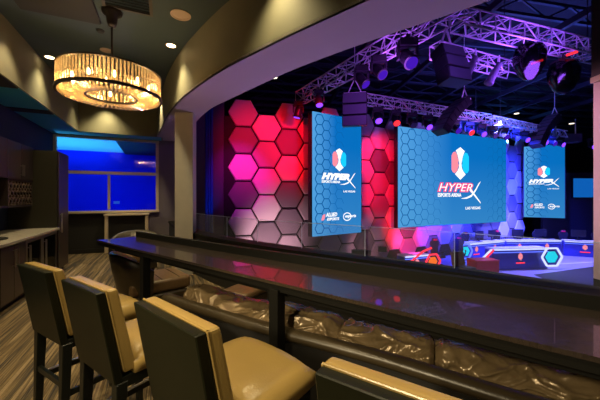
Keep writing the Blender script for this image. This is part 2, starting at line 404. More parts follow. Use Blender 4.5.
lamp('AREA', rw(-1.5, 12.0, .6), (.0, .012, 1), 20, rw(-1.8, 13.6, 1.2), .8, name='blue_wall_light')
lamp('AREA', rw(-2.2, 11.2, 2.0), (.0, .012, 1), 14, rw(-1.6, 13.6, 2.2), 1.0, name='blue_wall_light')

# ------------------------------------------------------------------ cabinets
def cab_thing(name, label, cat, x, y): return thing(name, label, cat, rw(x, y), RA)
FX = -1.97
tall = cab_thing('tall_cabinet', 'tall dark cabinet at the end of the counter beside the window', 'cabinet', WX+.01, 7.52)
D = FX-WX-.01
MB().box((D/2-.01, .34, 1.30), (D-.02, .68, 2.42)).build('body', M['cab_dark'], tall)
MB().box((D/2-.04, .34, .045), (D-.08, .66, .09)).build('plinth', M['black'], tall)
dr = MB().box((D+.0, .34, 1.30), (.02, .66, 2.38)).build('door', M['cab'], tall, .003)
MB().bar((D+.04, .10, .85), (D+.04, .10, 1.25), .02).bar((D+.01, .10, .88), (D+.04, .10, .88), .012).bar((D+.01, .10, 1.22), (D+.04, .10, 1.22), .012).build('handle', M['chrome'], dr)
def base_unit(label, y0, y1, kind, cat='cabinet', nm='base_cabinet'):
    t = cab_thing(nm, label, cat, WX+.01, y0); L = y1-y0
    MB().box((D/2-.03, L/2, .50), (D-.06, L-.006, .80)).build('body', M['cab_dark'], t)
    MB().box((D/2-.05, L/2, .05), (D-.12, L-.006, .10)).build('plinth', M['black'], t)
    if kind == 'drawers':
        for z0, z1 in ((.12, .40), (.41, .66), (.67, .895)):
            d = MB().box((D-.03, L/2, (z0+z1)/2), (.02, L-.02, z1-z0-.01)).build('drawer', M['cab'], t, .002)
            zc = z1-.07
            MB().bar((D+.01, L*.25, zc), (D+.01, L*.75, zc), .016).bar((D-.02, L*.28, zc), (D+.01, L*.28, zc), .01).bar((D-.02, L*.72, zc), (D+.01, L*.72, zc), .01).build('handle', M['chrome'], d)
    if kind == 'doors':
        for s in (0, 1):
            d = MB().box((D-.03, L*(.25+.5*s), .5), (.02, L/2-.01, .78)).build('door', M['cab'], t, .002)
            yy = L/2+(.05 if s else -.05)
            MB().bar((D+.01, yy, .58), (D+.01, yy, .84), .016).bar((D-.02, yy, .60), (D+.01, yy, .60), .01).bar((D-.02, yy, .82), (D+.01, yy, .82), .01).build('handle', M['chrome'], d)
    if kind == 'fridge':
        d = MB().box((D-.03, .025, .5), (.025, .05, .80)).box((D-.03, L-.025, .5), (.025, .05, .80)).box((D-.03, L/2, .125), (.025, L-.1, .05)).box((D-.03, L/2, .875), (.025, L-.1, .05)).build('door', M['chrome'], t)
        MB().box((D-.03, L/2, .5), (.008, L-.1, .70)).build('pane', M['fridge_glass'], d)
        MB().bar((D+.015, .06, .2), (D+.015, .06, .82), .022).bar((D-.02, .06, .24), (D+.015, .06, .24), .012).bar((D-.02, .06, .78), (D+.015, .06, .78), .012).build('handle', M['chrome'], d)
        for k in range(4):
            MB().box((D-.055, L/2, .22+.16*k), (.012, L-.12, .012)).build('shelf', M['chrome'], t)
    return t
base_unit('dark drawer unit with three drawers and steel bar handles, at left picture edge', 4.55, 5.25, 'drawers')
base_unit('dark two door base cabinet under the counter, beside the drawer unit', 5.255, 6.05, 'doors')
base_unit('glass fronted drinks fridge in steel frame, beside the two door base cabinet', 6.055, 6.75, 'fridge', 'fridge', 'drinks_fridge')
base_unit('glass fronted drinks fridge in steel frame, beside the tall cabinet', 6.755, 7.515, 'fridge', 'fridge', 'drinks_fridge')
o = MB().box(((D+.03)/2, 1.48, .9425), (D+.03, 2.96, .045)).build('worktop', M['counter'], None, .006)
o.location = rw(WX+.01, 4.55); o.rotation_euler = (0, 0, RA); tag(o, 'pale stone worktop running along the left wall cabinets', 'worktop')
tr = MB().lathe([(0, .0), (.16, .0), (.17, .01), (.17, .022), (.155, .022), (.15, .01), (0, .01)], 20).build('serving_tray', M['black'], None, smooth=False)
tr.location = rw(FX-.30, 5.75, .966); tag(tr, 'flat dark round tray lying on the stone worktop', 'tray')
UX = .38
def upper(label, y0, y1):
    t = cab_thing('wall_cabinet', label, 'cabinet', WX+.001, y0); L = y1-y0
    MB().box((UX/2-.01, L/2, 2.22), (UX-.02, L-.006, .64)).build('body', M['cab'], t)
    for s in (0, 1):
        d = MB().box((UX, L*(.25+.5*s), 2.22), (.02, L/2-.008, .64)).build('door', M['cab'], t, .002)
        yy = L/2+(.035 if s else -.035)
        MB().bar((UX+.04, yy, 1.96), (UX+.04, yy, 2.16), .016).bar((UX+.01, yy, 1.98), (UX+.04, yy, 1.98), .01).bar((UX+.01, yy, 2.14), (UX+.04, yy, 2.14), .01).build('handle', M['chrome'], d)
upper('dark wood wall cabinet pair of doors beside the tall cabinet', 6.45, 7.515)
upper('dark wood wall cabinet pair of doors at left picture edge', 5.38, 6.445)
wr = cab_thing('wine_rack', 'dark lattice wine rack of round bottle holes under the wall cabinet', 'wine rack', WX+.001, 6.5)
mb = MB(); mb.box((UX/2, .5, 1.42), (UX, 1.0, .03)); mb.box((UX/2, .5, 1.88), (UX, 1.0, .03)); mb.box((UX/2, .01, 1.65), (UX, .02, .44)); mb.box((UX/2, .99, 1.65), (UX, .02, .44)); mb.box((.01, .5, 1.65), (.02, 1.0, .44))
mb.build('case', M['cab'], wr)
mb = MB()
for k in range(-4, 9):
    a0 = (k*.12, 1.44); a1 = (k*.12+.42, 1.86)
    for (p0, p1) in ((a0, a1), ((k*.12+.42, 1.44), (k*.12, 1.86))):
        (ya, za), (yb, zb) = p0, p1
        def clipy(ya, za, yb, zb):
            if ya == yb: return None
            t0, t1 = 0, 1
            for lim, s in ((.03, 1), (.97, -1)):
                fa, fb = (ya-lim)*s, (yb-lim)*s
                if fa < 0 and fb < 0: return None
                if fa < 0: t0 = max(t0, fa/(fa-fb))
                if fb < 0: t1 = min(t1, fa/(fa-fb))
            if t0 >= t1: return None
            return ya+(yb-ya)*t0, za+(zb-za)*t0, ya+(yb-ya)*t1, za+(zb-za)*t1
        r = clipy(ya, za, yb, zb)
        if r: mb.bar((UX-.02, r[0], r[1]), (UX-.02, r[2], r[3]), .03, .018)
mb.build('lattice', mat('lattice wood', (.13, .09, .065, 1), .4), wr)
k = 0
for r in range(3):
    for c in range(7):
        y = .11+c*.125+(.06 if r % 2 else 0)
        if y < .93: 
            MB().lathe([(.022, 0), (.026, .01), (.026, .10), (.0, .10)], 10, (UX-.09, y, 1.52+r*.125), Matrix.Rotation(PI/2, 3, 'Y')).build('wine_bottle_neck', M['bronze'], wr)
sh = room_box(MB(), WX+.001, WX+UX, 4.9, 6.49, 1.405, 1.435).build('wall_shelf', M['cab']); tag(sh, 'dark wood wall shelf left of the wine rack, over the worktop', 'shelf')

# framed black panel (fireplace surround) under the window
fp = thing('fireplace_surround', 'pale framed black hearth panel standing below the right half of the window', 'fireplace', rw(-.99, WY-.33), RA)
mb = MB(); mb.box((-.50, .15, .55), (.08, .30, 1.08)); mb.build('jamb', M['frame_pale'], fp, .006); MB().box((.50, .15, .55), (.08, .30, 1.08)).build('jamb', M['frame_pale'], fp, .006)
MB().box((0, .14, 1.07), (1.12, .32, .05)).build('mantel', M['frame_pale'], fp, .006)
MB().box((0, .20, .52), (.92, .18, 1.03)).build('black_panel', M['black'], fp)

# ------------------------------------------------------------------ chandelier
CX, CY = -2.57, 4.10
ch = thing('chandelier', 'round glowing crystal drum chandelier hanging from the dark ceiling', 'chandelier', (CX, CY, 2.955))
R1, R0, ZT = .60, .30, .315
def ring(r, z, w, h): return MB().lathe([(r-w/2, z-h/2), (r+w/2, z-h/2), (r+w/2, z+h/2), (r-w/2, z+h/2), (r-w/2, z-h/2)], 64, caps=False)
ring(R1, ZT, .03, .02).build('top_ring', M['bronze'], ch)
ring(R1+.01, .01, .03, .035).build('bottom_ring', M['bronze'], ch)
ring(R0, .0, .03, .03).build('inner_ring', M['bronze'], ch)
ring(R0, ZT*.6, .015, .015).build('inner_top_ring', M['bronze'], ch)
MB().lathe([(.0, 1.185), (.12, 1.185), (.13, 1.165), (.12, 1.13), (.07, 1.09), (.06, 1.0), (.04, .95), (0, .95)], 20).build('canopy', M['bronze'], ch, smooth=True)
MB().bar((0, 0, .20), (0, 0, .98), .028, n=10).build('stem', M['bronze'], ch)
mb = MB()
for k in range(4):
    t_ = k*PI/2+.4; mb.bar((0, 0, ZT), (R1*math.cos(t_), R1*math.sin(t_), ZT), .014)
    mb.bar((0, 0, ZT*.6), (R0*math.cos(t_), R0*math.sin(t_), ZT*.6), .012)
mb.build('spider_frame', M['bronze'], ch)
rod = MB().box((0, 0, ZT/2+.005), (.027, .014, ZT-.03)).build('crystal_rod', M['crystal'], ch, .004, seg=1)
N1 = 88
for k in range(N1):
    o = rod if k == 0 else rod.copy()
    if k: COL.objects.link(o); o.parent = ch
    a = 2*PI*k/N1; o.location = (R1*math.cos(a), R1*math.sin(a), 0); o.rotation_euler = (0, 0, a+PI/2+.15)
rr = MB().box(((R0+R1)/2, 0, -.012), (R1-R0-.02, .018, .022)).build('radial_crystal', M['crystal'], ch, .004, seg=1)
N2 = 56
for k in range(N2):
    o = rr if k == 0 else rr.copy()
    if k: COL.objects.link(o); o.parent = ch
    o.rotation_euler = (0, 0, 2*PI*k/N2)
ir = MB().box((0, 0, ZT*.3), (.022, .012, ZT*.52)).build('inner_crystal', M['crystal'], ch, .003, seg=1)
for k in range(36):
    o = ir if k == 0 else ir.copy()
    if k: COL.objects.link(o); o.parent = ch
    a = 2*PI*k/36; o.location = (R0*math.cos(a), R0*math.sin(a), 0); o.rotation_euler = (0, 0, a+PI/2)
bl = MB().lathe([(0, .0), (.012, .003), (.02, .025), (.014, .05), (.006, .075), (0, .08)], 10).build('bulb', M['e_bulb'], ch, smooth=True)
NB = 10
for k in range(NB):
    o = bl if k == 0 else bl.copy()
    if k: COL.objects.link(o); o.parent = ch
    a = 2*PI*k/NB+.3; o.location = (.45*math.cos(a), .45*math.sin(a), .13)
for k in range(5):
    a = 2*PI*k/5; lamp('POINT', (CX+.45*math.cos(a), CY+.45*math.sin(a), 3.12), (1, .66, .32), 5, size=.04, name='chandelier_light')

# ------------------------------------------------------------------ ceiling fittings
def downlight(x, y, z, label, lit=True, r=.07, nm='recessed_downlight', m=None):
    t = thing(nm, label, 'ceiling light' if nm == 'recessed_downlight' else 'speaker', (x, y, z))
    MB().lathe([(r, 0), (r+.02, -.004), (r+.022, -.012), (r, -.012), (r, 0)], 24, caps=False).build('trim_ring', M['speaker_white'] if m is None else m, t)
    MB().lathe([(0, -.006), (r, -.006), (r, -.001), (0, -.001)], 20).build('lens' if lit else 'grille', M['e_warm'] if lit else M['speaker_white'], t)
    return t
downlight(-4.57, 5.48, ZC, 'bright recessed downlight in the ceiling left of the chandelier')
downlight(-2.17, 5.05, ZC, 'bright recessed downlight right of the chandelier, near the curved bulkhead')
downlight(-3.37, 5.22, ZC, 'unlit white round ceiling fitting just behind the chandelier stem', False, .075, 'ceiling_speaker')
downlight(-1.67, 4.2, ZC, 'largest round ceiling speaker, with beige grille, right of the chandelier', False, .115, 'ceiling_speaker')
sd = thing('smoke_detector', 'small black round detector on the ceiling left of the chandelier canopy', 'smoke detector', (-3.06, 4.6, ZC))
MB().lathe([(0, -.03), (.04, -.03), (.055, -.012), (.055, 0), (0, 0)], 20).build('housing', M['black'], sd)
av = thing('ceiling_vent', 'square dark ceiling air vent beside the chandelier canopy', 'vent', (-2.22, 3.83, ZC), RA)
mb = MB(); mb.box((0, -.28, -.012), (.6, .04, .02)); mb.box((0, .28, -.012), (.6, .04, .02)); mb.box((-.28, 0, -.012), (.04, .52, .02)); mb.box((.28, 0, -.012), (.04, .52, .02)); mb.build('vent_frame', mat('vent paint', (.06, .05, .04, 1), .6), av)
mb = MB()
for k in range(8): mb.box((0, -.22+k*.063, -.012), (.52, .03, .008), Matrix.Rotation(.5, 3, 'X'))
mb.build('louvres', M['bronze'], av)
sl = downlight(-.62, 4.98, ZS, '', True)
bpy.data.objects.remove(sl.children[0]); 
for c_ in list(sl.children): bpy.data.objects.remove(c_)
bpy.data.objects.remove(sl)
# wall washing spots, one above each scallop
wash = [rw(BHX+.24, 4.25), rw(BHX+.24, 6.9), rw(BHX+.35, 9.1), rw(-1.45, BHY-.24), Vector((-2.25, 5.03, 0)), Vector((-.34, 3.06, 0)), Vector((.94, 1.96, 0))]
for i, p in enumerate(wash):
    pw = (150, 130, 60, 160, 210, 130, 90)[i]
    lamp('SPOT', (p.x, p.y, ZC-.03), (1, .80, .42), pw, (p.x, p.y, 0), .08, 100, 1, name='wall_washer')
# downlights over the stools and the table
for p, pw in (((-2.9, 1.9), 110), ((-1.5, .6), 150), ((-.1, -.25), 110), ((1.1, .2), 35), ((.3, 1.9), 60), ((-2.3, 3.3), 60), ((-3.6, 7.4), 130), ((-3.9, 4.4), 70), ((-1.0, 5.0), 40)):
    lamp('SPOT', (p[0], p[1], ZC-.05), (1, .77, .42), pw*1.1, (p[0]*.97, p[1]+.1, 0), .06, 95, .6, name='room_downlight')

# added warm spots behind the camera, to brighten the sofa cushions
for p, q, pw in (((-1.9, -1.3, 2.7), (1.0, 1.8, .6), 420), ((-2.5, -.5, 2.7), (-.5, 2.5, .6), 200)):
    lamp('SPOT', p, (1, .80, .48), pw, q, .15, 55, .8, name='pendant_light')

# ------------------------------------------------------------------ bar table
near = smooth_path([(-2.54, 3.75), (-1.6, 3.03), (-.14, 1.91), (.54, 1.39), (1.02, 1.02), (2.0, .27)], 6)
far = smooth_path([(-2.22, 4.06), (-1.06, 3.17), (-.2, 2.55), (.54, 2.04), (1.43, 1.43), (2.5, .65)], 6)
bt = thing('bar_table', 'long black wooden bar table running behind the leather sofa', 'table', (-.3, 2.3, 0))
strip(offset_path(near, .012), far, .985, 1.029).build('under_frame', M['lacquer'], bt, world=True)
strip(near, far, 1.03, 1.05).build('tabletop', M['black_wood'], bt, world=True)
strip([p for p in offset_path(far, 0.0)], [p for p in offset_path(far, .05)], .98, 1.12).build('raised_lip', M['lacquer'], bt, world=True)
for (x, y) in ((-1.60, 3.10), (-.15, 1.955), (1.5, .74)):
    MB().box((x, y, .50), (.075, .075, 1.0), Matrix.Rotation(-.65, 3, 'Z')).build('leg', M['lacquer'], bt, .004, world=True)
strip(offset_path(near, .10)[2:-1], offset_path(near, .13)[2:-1], .93, 1.0).build('apron', M['lacquer'], bt, world=True)

# ------------------------------------------------------------------ bar stools
def make_stool(label):
    t = thing('bar_stool', label, 'bar stool', (0, 0, 0), 0, 'bar stools in a row along the bar table')
    W = .22
    def slab(y0b, y0t, y1b, y1t, zb, zt, w, name, m, bev, seg=3, sub=False):
        vs = [(-w, y0b, zb), (w, y0b, zb), (w, y1b, zb), (-w, y1b, zb), (-w, y0t, zt), (w, y0t, zt), (w, y1t, zt), (-w, y1t, zt)]
        return MB().add(vs, [(3, 2, 1, 0), (4, 5, 6, 7), (0, 1, 5, 4), (1, 2, 6, 5), (2, 3, 7, 6), (3, 0, 4, 7)]).build(name, m, t, bev, seg=seg, smooth=False)
    slab(-.25, -.335, -.208, -.293, .66, 1.137, W, 'back_shell', M['stool_dark'], .004, 1)
    b = slab(-.207, -.292, -.14, -.236, .70, 1.142, W+.003, 'backrest', M['stool_tan'], .018)
    mb = MB(); 
    for s in (-1, 1): mb.tube([(s*W, -.207, .72), (s*W, -.290, 1.137)], .004, 6)
    mb.tube([(-W, -.290, 1.14), (W, -.290, 1.14)], .004, 6); mb.build('piping', M['stool_tan'], b)
    # seat: crowned cushion
    mb = MB(); n = 10; vs = []; fs = []
    for j in range(n+1):
        for i in range(n+1):
            u, v = i/n*2-1, j/n*2-1
            c = (1-abs(u)**4)*(1-abs(v)**4)
            x = u*(.235+.012*(1-v*v)); y = -.16+(v+1)/2*.46+(.02*(1-u*u) if v > 0 else 0)*v
            vs.append((x, y, .745+.065*c**.5 if c > 0 else .745))
    for j in range(n):
        for i in range(n): fs.append([j*(n+1)+i, j*(n+1)+i+1, (j+1)*(n+1)+i+1, (j+1)*(n+1)+i])
    m2 = MB().add(vs, fs)
    loop = [i for i in range(n+1)]+[(j*(n+1)+n) for j in range(1, n+1)]+[n*(n+1)+i for i in range(n-1, -1, -1)]+[j*(n+1) for j in range(n-1, 0, -1)]
    low = [Vector((vs[i][0]*.99, vs[i][1], .685)) for i in loop]; k0 = len(m2.v)
    m2.v += low; L = len(loop)
    m2.f += [[loop[i], k0+i, k0+(i+1) % L, loop[(i+1) % L]] for i in range(L)]; m2.f.append([k0+i for i in range(L)])
    m2.build('seat', M['stool_tan'], t, smooth=True)
    MB().box((0, .03, .655), (.44, .50, .06)).build('apron', M['stool_wood'], t, .004)
    for sx in (-1, 1):
        for yb, yt in ((-.235, -.215), (.27, .25)):
            p = [(sx*.195, yb, 0), (sx*.195, yt, .66)]
            vs = []
            for (x, y, z), s in zip(p, (.019, .028)): vs += [(x-s, y-s, z), (x+s, y-s, z), (x+s, y+s, z), (x-s, y+s, z)]
            MB().add(vs, [(3, 2, 1, 0), (4, 5, 6, 7), (0, 1, 5, 4), (1, 2, 6, 5), (2, 3, 7, 6), (3, 0, 4, 7)]).build('leg', M['stool_wood'], t, .003, seg=1)
    for nm, p, q in (('stretcher', (-.195, -.21, .33), (-.195, .25, .33)), ('stretcher', (.195, -.21, .33), (.195, .25, .33)), ('stretcher', (-.18, -.23, .40), (.18, -.23, .40)), ('footrest', (-.18, .26, .28), (.18, .26, .28))):
        MB().bar(p, q, .022, .035).build(nm, M['stool_wood'], t)
    MB().box((0, .258, .302), (.34, .028, .006)).build('footrest_strip', M['chrome'], t)
    MB().box((-.195, 0.02, .352), (.02, .40, .006)).build('footrest_strip', M['chrome'], t)
    return t
st = make_stool('tan leather bar stool with dark back, first from the counter side at left')
def place_stool(o, L, td):
    tv = Vector((td[0], td[1], 0)).normalized(); nv = Vector((-tv.y, tv.x, 0))
    p = Vector((L[0], L[1], 0))+tv*.22+nv*.335
    o.location = p; o.rotation_euler = (0, 0, math.atan2(tv.y, tv.x)); return o
place_stool(st, (-1.915, 2.03), (.858, -.513))
S2 = dup(st, (0, 0, 0), 0, 'tan leather bar stool with dark back, second from the left'); place_stool(S2, (-1.325, 1.66), (.825, -.565))
S3 = dup(st, (0, 0, 0), 0, 'large near tan bar stool whose whole padded seat shows, third from the left'); place_stool(S3, (-.705, 1.29), (.765, -.645)); S3.scale = (1.14, 1, 1)
S4 = dup(st, (0, 0, 0), 0, 'nearest tan bar stool, only the top of its back showing at bottom edge'); place_stool(S4, (.055, .775), (.83, -.557)); S4.scale = (1.1, 1, 1)

# ------------------------------------------------------------------ sofa with crumpled cushions
rail = smooth_path([(-1.24, 2.78, .66), (-.35, 2.20, .66), (.463, 1.74, .66), (1.04, 1.35, .66), (1.75, .92, .66)], 10)
so = thing('sofa', 'long brown leather sofa behind the bar table, facing the arena', 'sofa', (0, 2.3, 0))
MB().tube(rail, .042, 12, squash=1.25).build('back_rail', M['brown_dark'], so, smooth=True, world=True)
strip(offset_path(rail, .04), offset_path(rail, -.03), .05, .63).build('back_panel', M['black'], so, world=True)
strip(offset_path(rail, .041), offset_path(rail, .75), .10, .40).build('seat_base', M['brown_dark'], so, world=True)
strip(offset_path(rail, .20), offset_path(rail, .78), .401, .50).build('seat_cushion', M['brown_dark'], so, world=True)
mb = MB()
for q in (rail[1], rail[-2], offset_path(rail, .7)[1], offset_path(rail, .7)[-2]): mb.box((q.x, q.y, .03), (.05, .05, .06))
mb.build('feet', M['black'], so, world=True)
cp = smooth_path([(-1.02, 2.80), (-.42, 2.42), (.20, 2.08), (.62, 1.86), (1.05, 1.66), (1.62, 1.42)], 80)
def cushion(i0, i1, zc, ph, label):
    seg = cp[i0:i1]; n = 96; N = len(seg)
    vs = []; mb = MB()
    L = 0; acc = [0]
    for a, b in zip(seg, seg[1:]): L += (b-a).length; acc.append(L)
    for i, p in enumerate(seg):
        s = acc[i]/L; e = min(1, .45+.55*min(s, 1-s)/.05)**.5 if 0 < s < 1 else .3
        a = seg[max(i-1, 0)]; b = seg[min(i+1, N-1)]; t = (b-a).normalized(); nx = Vector((-t.y, t.x, 0))
        for k in range(n):
            th = 2*PI*k/n; c, d = math.cos(th), math.sin(th)
            r = .104
            u = acc[i]*7+ph
            # long diagonal folds plus crumples
            W_ = Vector((noise.noise(Vector((u*.6, c, d+ph))), noise.noise(Vector((u*.6+9, c, d+ph))), 0))*.9
            r1 = 1-abs(noise.noise(Vector((u*1.0+th*.9, th*1.3-u*.35, ph))+W_))*2
            r2 = 1-abs(noise.noise(Vector((u*2.3+th*1.6, th*1.9-u*.8, ph+4))+W_*1.5))*2
            f = .020*noise.noise(Vector((u*.55, c*1.1, d*1.1+ph)))+.020*max(0, r1)**3+.006*max(0, r2)**3
            vs.append(p+Vector((0, 0, zc+.012*math.sin(u*.9)))+(nx*c*1.25+Vector((0, 0, 1))*d*.95)*(r+f)*e)
    fs = []
    for i in range(N-1):
        for k in range(n): fs.append([i*n+(k+1) % n, i*n+k, (i+1)*n+k, (i+1)*n+(k+1) % n])
    fs += [list(range(n)), [(N-1)*n+n-1-k for k in range(n)]]
    o = mb.add(vs, fs).build('back_cushion', M['cushion'], None, smooth=True)
    # stitched seam along the top
    me = o; tag(o, label, 'cushion', 'crumpled leather back cushions on the sofa')
    return o
cushion(0, 176, .665, 0.3, 'crumpled brown leather back cushion at the far left end of the sofa')
cushion(174, 276, .65, 3.1, 'crumpled brown leather back cushion in the middle, right of the table leg')
cushion(274, 401, .635, 7.7, 'crumpled brown leather back cushion at the right end, nearest the camera')
# seat below carries the cushions
strip(offset_path(rail, .07), offset_path(rail, .36), .50, .555).build('lumbar_support', M['brown_dark'], so, world=True)

ot = thing('ottoman', 'small flat topped leather ottoman just beyond the sofa', 'ottoman', (-.66, 3.62, 0), -.5)
MB().box((0, 0, .24), (.36, .42, .36)).build('base', M['brown_dark'], ot, .02)
MB().box((0, 0, .46), (.38, .44, .08)).build('padded_top', M['brown'], ot, .03, smooth=True)

# ------------------------------------------------------------------ armchairs
def make_armchair(label):
    t = thing('lounge_chair', label, 'armchair', (0, 0, 0), 0, 'brown leather lounge chairs')
    mb = MB(); n = 22; vs = []
    for k in range(n+1):
        a = (-82+164*k/n)*PI/180; e = abs(a)/(82*PI/180)
        zt = .87-.20*e**2.5
        for (r, z) in ((.33, .22), (.365, .40), (.41, .62), (.445, zt-.02), (.42, zt), (.385, zt-.01), (.35, .60), (.30, .42), (.28, .22)):
            vs.append((r*1.0*math.sin(a), -r*math.cos(a)*.95+.08, z))
    P = 9; fs = []
    for k in range(n):
        for i in range(P): j = (i+1) % P; fs.append([k*P+i, k*P+j, (k+1)*P+j, (k+1)*P+i])
    fs += [list(range(P)), [n*P+P-1-i for i in range(P)]]
    mb.add(vs, fs).build('backrest', M['brown_dark'], t, smooth=True)
    MB().box((0, .12, .25), (.62, .66, .15)).build('seat_base', M['brown_dark'], t, .04, smooth=True, seg=3)
    s = MB().box((0, .15, .415), (.60, .68, .17)).build('seat_cushion', M['brown'], t, .06, smooth=True, seg=4)
    mb = MB()
    for k in range(3): mb.tube([(-.27, -.05+k*.2, .50), (0, -.05+k*.2, .503), (.27, -.05+k*.2, .50)], .006, 6)
    mb.build('channel_seam', M['brown_dark'], s)
    for x in (-.24, .24):
        for y in (-.14, .38): MB().lathe([(0, 0), (.014, 0), (.022, .18), (0, .18)], 10, (x, y, 0)).build('leg', M['stool_wood'], t)
    return t
c1 = make_armchair('brown leather lounge chair with curved back, beyond the left table leg')
def face(o, loc, d): o.location = (loc[0], loc[1], 0); o.rotation_euler = (0, 0, math.atan2(d[1], d[0])-PI/2)
face(c1, (-2.15, 4.08), (.75, .66))
c1.scale = (1.12, 1.12, 1.0)
c2 = dup(c1, (0, 0, 0), 0, 'brown leather lounge chair mostly hidden behind the far table end'); face(c2, (-3.35, 6.15), (.5, -.85))

# ------------------------------------------------------------------ glass railing
def px(p): return 300+300*p.x/p.y
gp = offset_path(knee_outer, -.08)
cuts = [190, 228, 259, 303, 367, 457, 640]
names = ['narrow glass railing panel right beside the column', 'second glass railing panel from the column', 'third glass railing panel from the column', 'fourth glass railing panel from the column, below the tall left screen', 'fifth glass railing panel from the column, below the main screen', 'last glass railing panel, below the right screen']
dense = smooth_path(gp, 4)
for i in range(6):
    seg = [p for p in dense if cuts[i] <= (px(p) if p.y > .3 else 9999) <= cuts[i+1] and p.y > 1.8]
    if len(seg) < 2: continue
    m_ = seg[len(seg)//2]
    t = thing('glass_railing_panel', names[i], 'railing', (m_.x, m_.y, .85), 0, 'clear glass railing panels on the low wall')
    strip(seg, offset_path(seg, .012), .85, 1.22).build('pane', M['glass_rail'], t, world=True)
    strip(offset_path(seg, -.001), offset_path(seg, .013), 1.221, 1.226).build('top_edge', M['glass_edge'], t, world=True)
    e = seg[-1]
    if i < 5: MB().box((e.x, e.y, 1.035), (.006, .006, .36)).build('edge_clip', M['glass_edge'], t, world=True)

# ------------------------------------------------------------------ right pillar
pl = thing('pillar', 'pink lit pillar with dark top at the right picture edge', 'pillar', (2.70, 2.58, 0))
MB().box((.09, .05, 1.29+.45), (.22, .22, 1.78)).build('shaft', mat('pillar paint', (.75, .62, .68, 1), .7), pl)
MB().box((.09, .05, .425), (.22, .22, .85)).build('base', M['wall_dark'], pl)
MB().box((.09, .04, 2.655), (.26, .26, .05)).build('collar', M['frame_pale'], pl)
MB().box((.08, .05, 3.2), (.22, .24, 1.04)).build('upper_box', M['black'], pl)
MB().box((.0, -.075, 2.72), (.10, .008, .012)).build('red_indicator', M['e_red'], pl)

# ================================================================== ARENA
ar = MB(); ar.add([(-14, 4, STAGE), (40, 2, STAGE), (40, 34, STAGE), (-14, 34, STAGE)], [(0, 1, 2, 3)])
o = MB().prism([(-14, 9.9), (-4, 9.9), (-2.6, 6.9), (0, 4.2), (3.4, 1.4), (6, -1), (40, -1), (40, 34), (-14, 34)], STAGE-.1, STAGE).build('floor_arena', M['arena_floor']); struct(o)
struct(MB().prism([(-14, 34), (40, 34), (40, -3), (6, -3), (-3.2, 9.4), (-14, 9.4)], 8.4, 8.5).build('ceiling_arena', M['arena_ceil']))
struct(MB().prism([(-4.12, 11.25), (-2.9, 11.36), (-2.9, 11.5), (-4.19, 11.4)], STAGE, 8.4).build('wall_arena_left', M['arena_wall']))
struct(room_box(MB(), 1.12, 1.2, WY+.15, 14.7, STAGE, 8.4).build('wall_arena_side', M['arena_wall']))
struct(MB().prism([tuple(rw(.32, WY+.14)[:2]), tuple(rw(1.2, WY+.14)[:2]), tuple(rw(1.2, WY+.2)[:2]), tuple(rw(.32, WY+.2)[:2])], STAGE, 8.4).build('wall_arena_return', M['arena_wall']))
struct(MB().prism([(-14, 26.0), (40, 26.0), (40, 26.2), (-14, 26.2)], STAGE, 8.4).build('wall_arena_back', M['arena_ceil']))
# blue drape strips with louvre beside the column
dp = thing('stage_drape', 'dark blue pleated drape strip just right of the column', 'drape', (-3.52, 11.18, STAGE), .09)
mb = MB()
for k in range(6): mb.lathe([(0, 0), (.05, 0), (.05, 6.6), (0, 6.6)], 10, (-.25+k*.095, 0, 0))
mb.build('cloth', M['blue_drape'], dp, smooth=True)
lv = thing('louvre_panel', 'small grey slatted louvre panel low beside the column', 'louvre', (-3.68, 10.95, STAGE), .08)
mb = MB()
for k in range(12): mb.box((0, 0, .08*k+2.0), (.34, .02, .045))
mb.build('slats', M['chrome'], lv)
MB().box((0, .03, 1.5), (.36, .02, 3.0)).build('backing', M['black'], lv)

# hexagon panel wall along two straight runs
HP = 1.05; HC = HP*.866
pts_wall = [(-2.62, 11.42), (.6, 12.25), (14.6, 19.55)]
w0 = Vector(pts_wall[0]+(0,)); w1 = Vector(pts_wall[1]+(0,)); w2 = Vector(pts_wall[2]+(0,))
L1 = (w1-w0).length; L2 = (w2-w1).length
def wall_at(s):
    if s < L1: d = (w1-w0).normalized(); return w0+d*s, d
    d = (w2-w1).normalized(); return w1+d*(s-L1), d
mb = MB()
def back_slab(a, b):
    d = (b-a).normalized(); nrm = Vector((-d.y, d.x, 0))
    return MB().prism([tuple((a+nrm*.06)[:2]), tuple((b+nrm*.06)[:2]), tuple((b+nrm*.2)[:2]), tuple((a+nrm*.2)[:2])], STAGE, H+3.05)
struct(back_slab(w0-(w1-w0).normalized()*.3, w1).build('wall_stage_left', M['hex_back']))
struct(back_slab(w1, w2).build('wall_stage_right', M['hex_back']))
SCREENS = [(311.5, 361, 113, 231), (397.5, 505, 140, 222), (525, 566, 146, 217)]
ordn = ['first', 'second', 'third', 'fourth', 'fifth', 'sixth', 'seventh', 'eighth', 'ninth', 'tenth', 'eleventh', 'twelfth', 'thirteenth', 'fourteenth', 'fifteenth', 'sixteenth', 'seventeenth', 'eighteenth', 'nineteenth', 'twentieth', 'twenty-first', 'twenty-second']
hex_mesh = {}
def hexmesh(key):
    if key not in hex_mesh:
        r = HP/2/.866*.945; rim = [(r*math.cos(k*PI/3), r*math.sin(k*PI/3)) for k in range(6)]; q = .93
        vs = [(x, .05, z) for x, z in rim]+[(x, -.0, z) for x, z in rim]+[(x*q, -.035, z*q) for x, z in rim]
        fs = [list(range(6)), [12+i for i in range(6)][::-1]]
        for i in range(6):
            j = (i+1) % 6; fs += [[i, j, 6+j, 6+i], [6+i, 6+j, 12+j, 12+i]]
        o = MB().add(vs, fs).build('hexagonal_panel', M[key]); hex_mesh[key] = o.data; bpy.data.objects.remove(o)
    return hex_mesh[key]
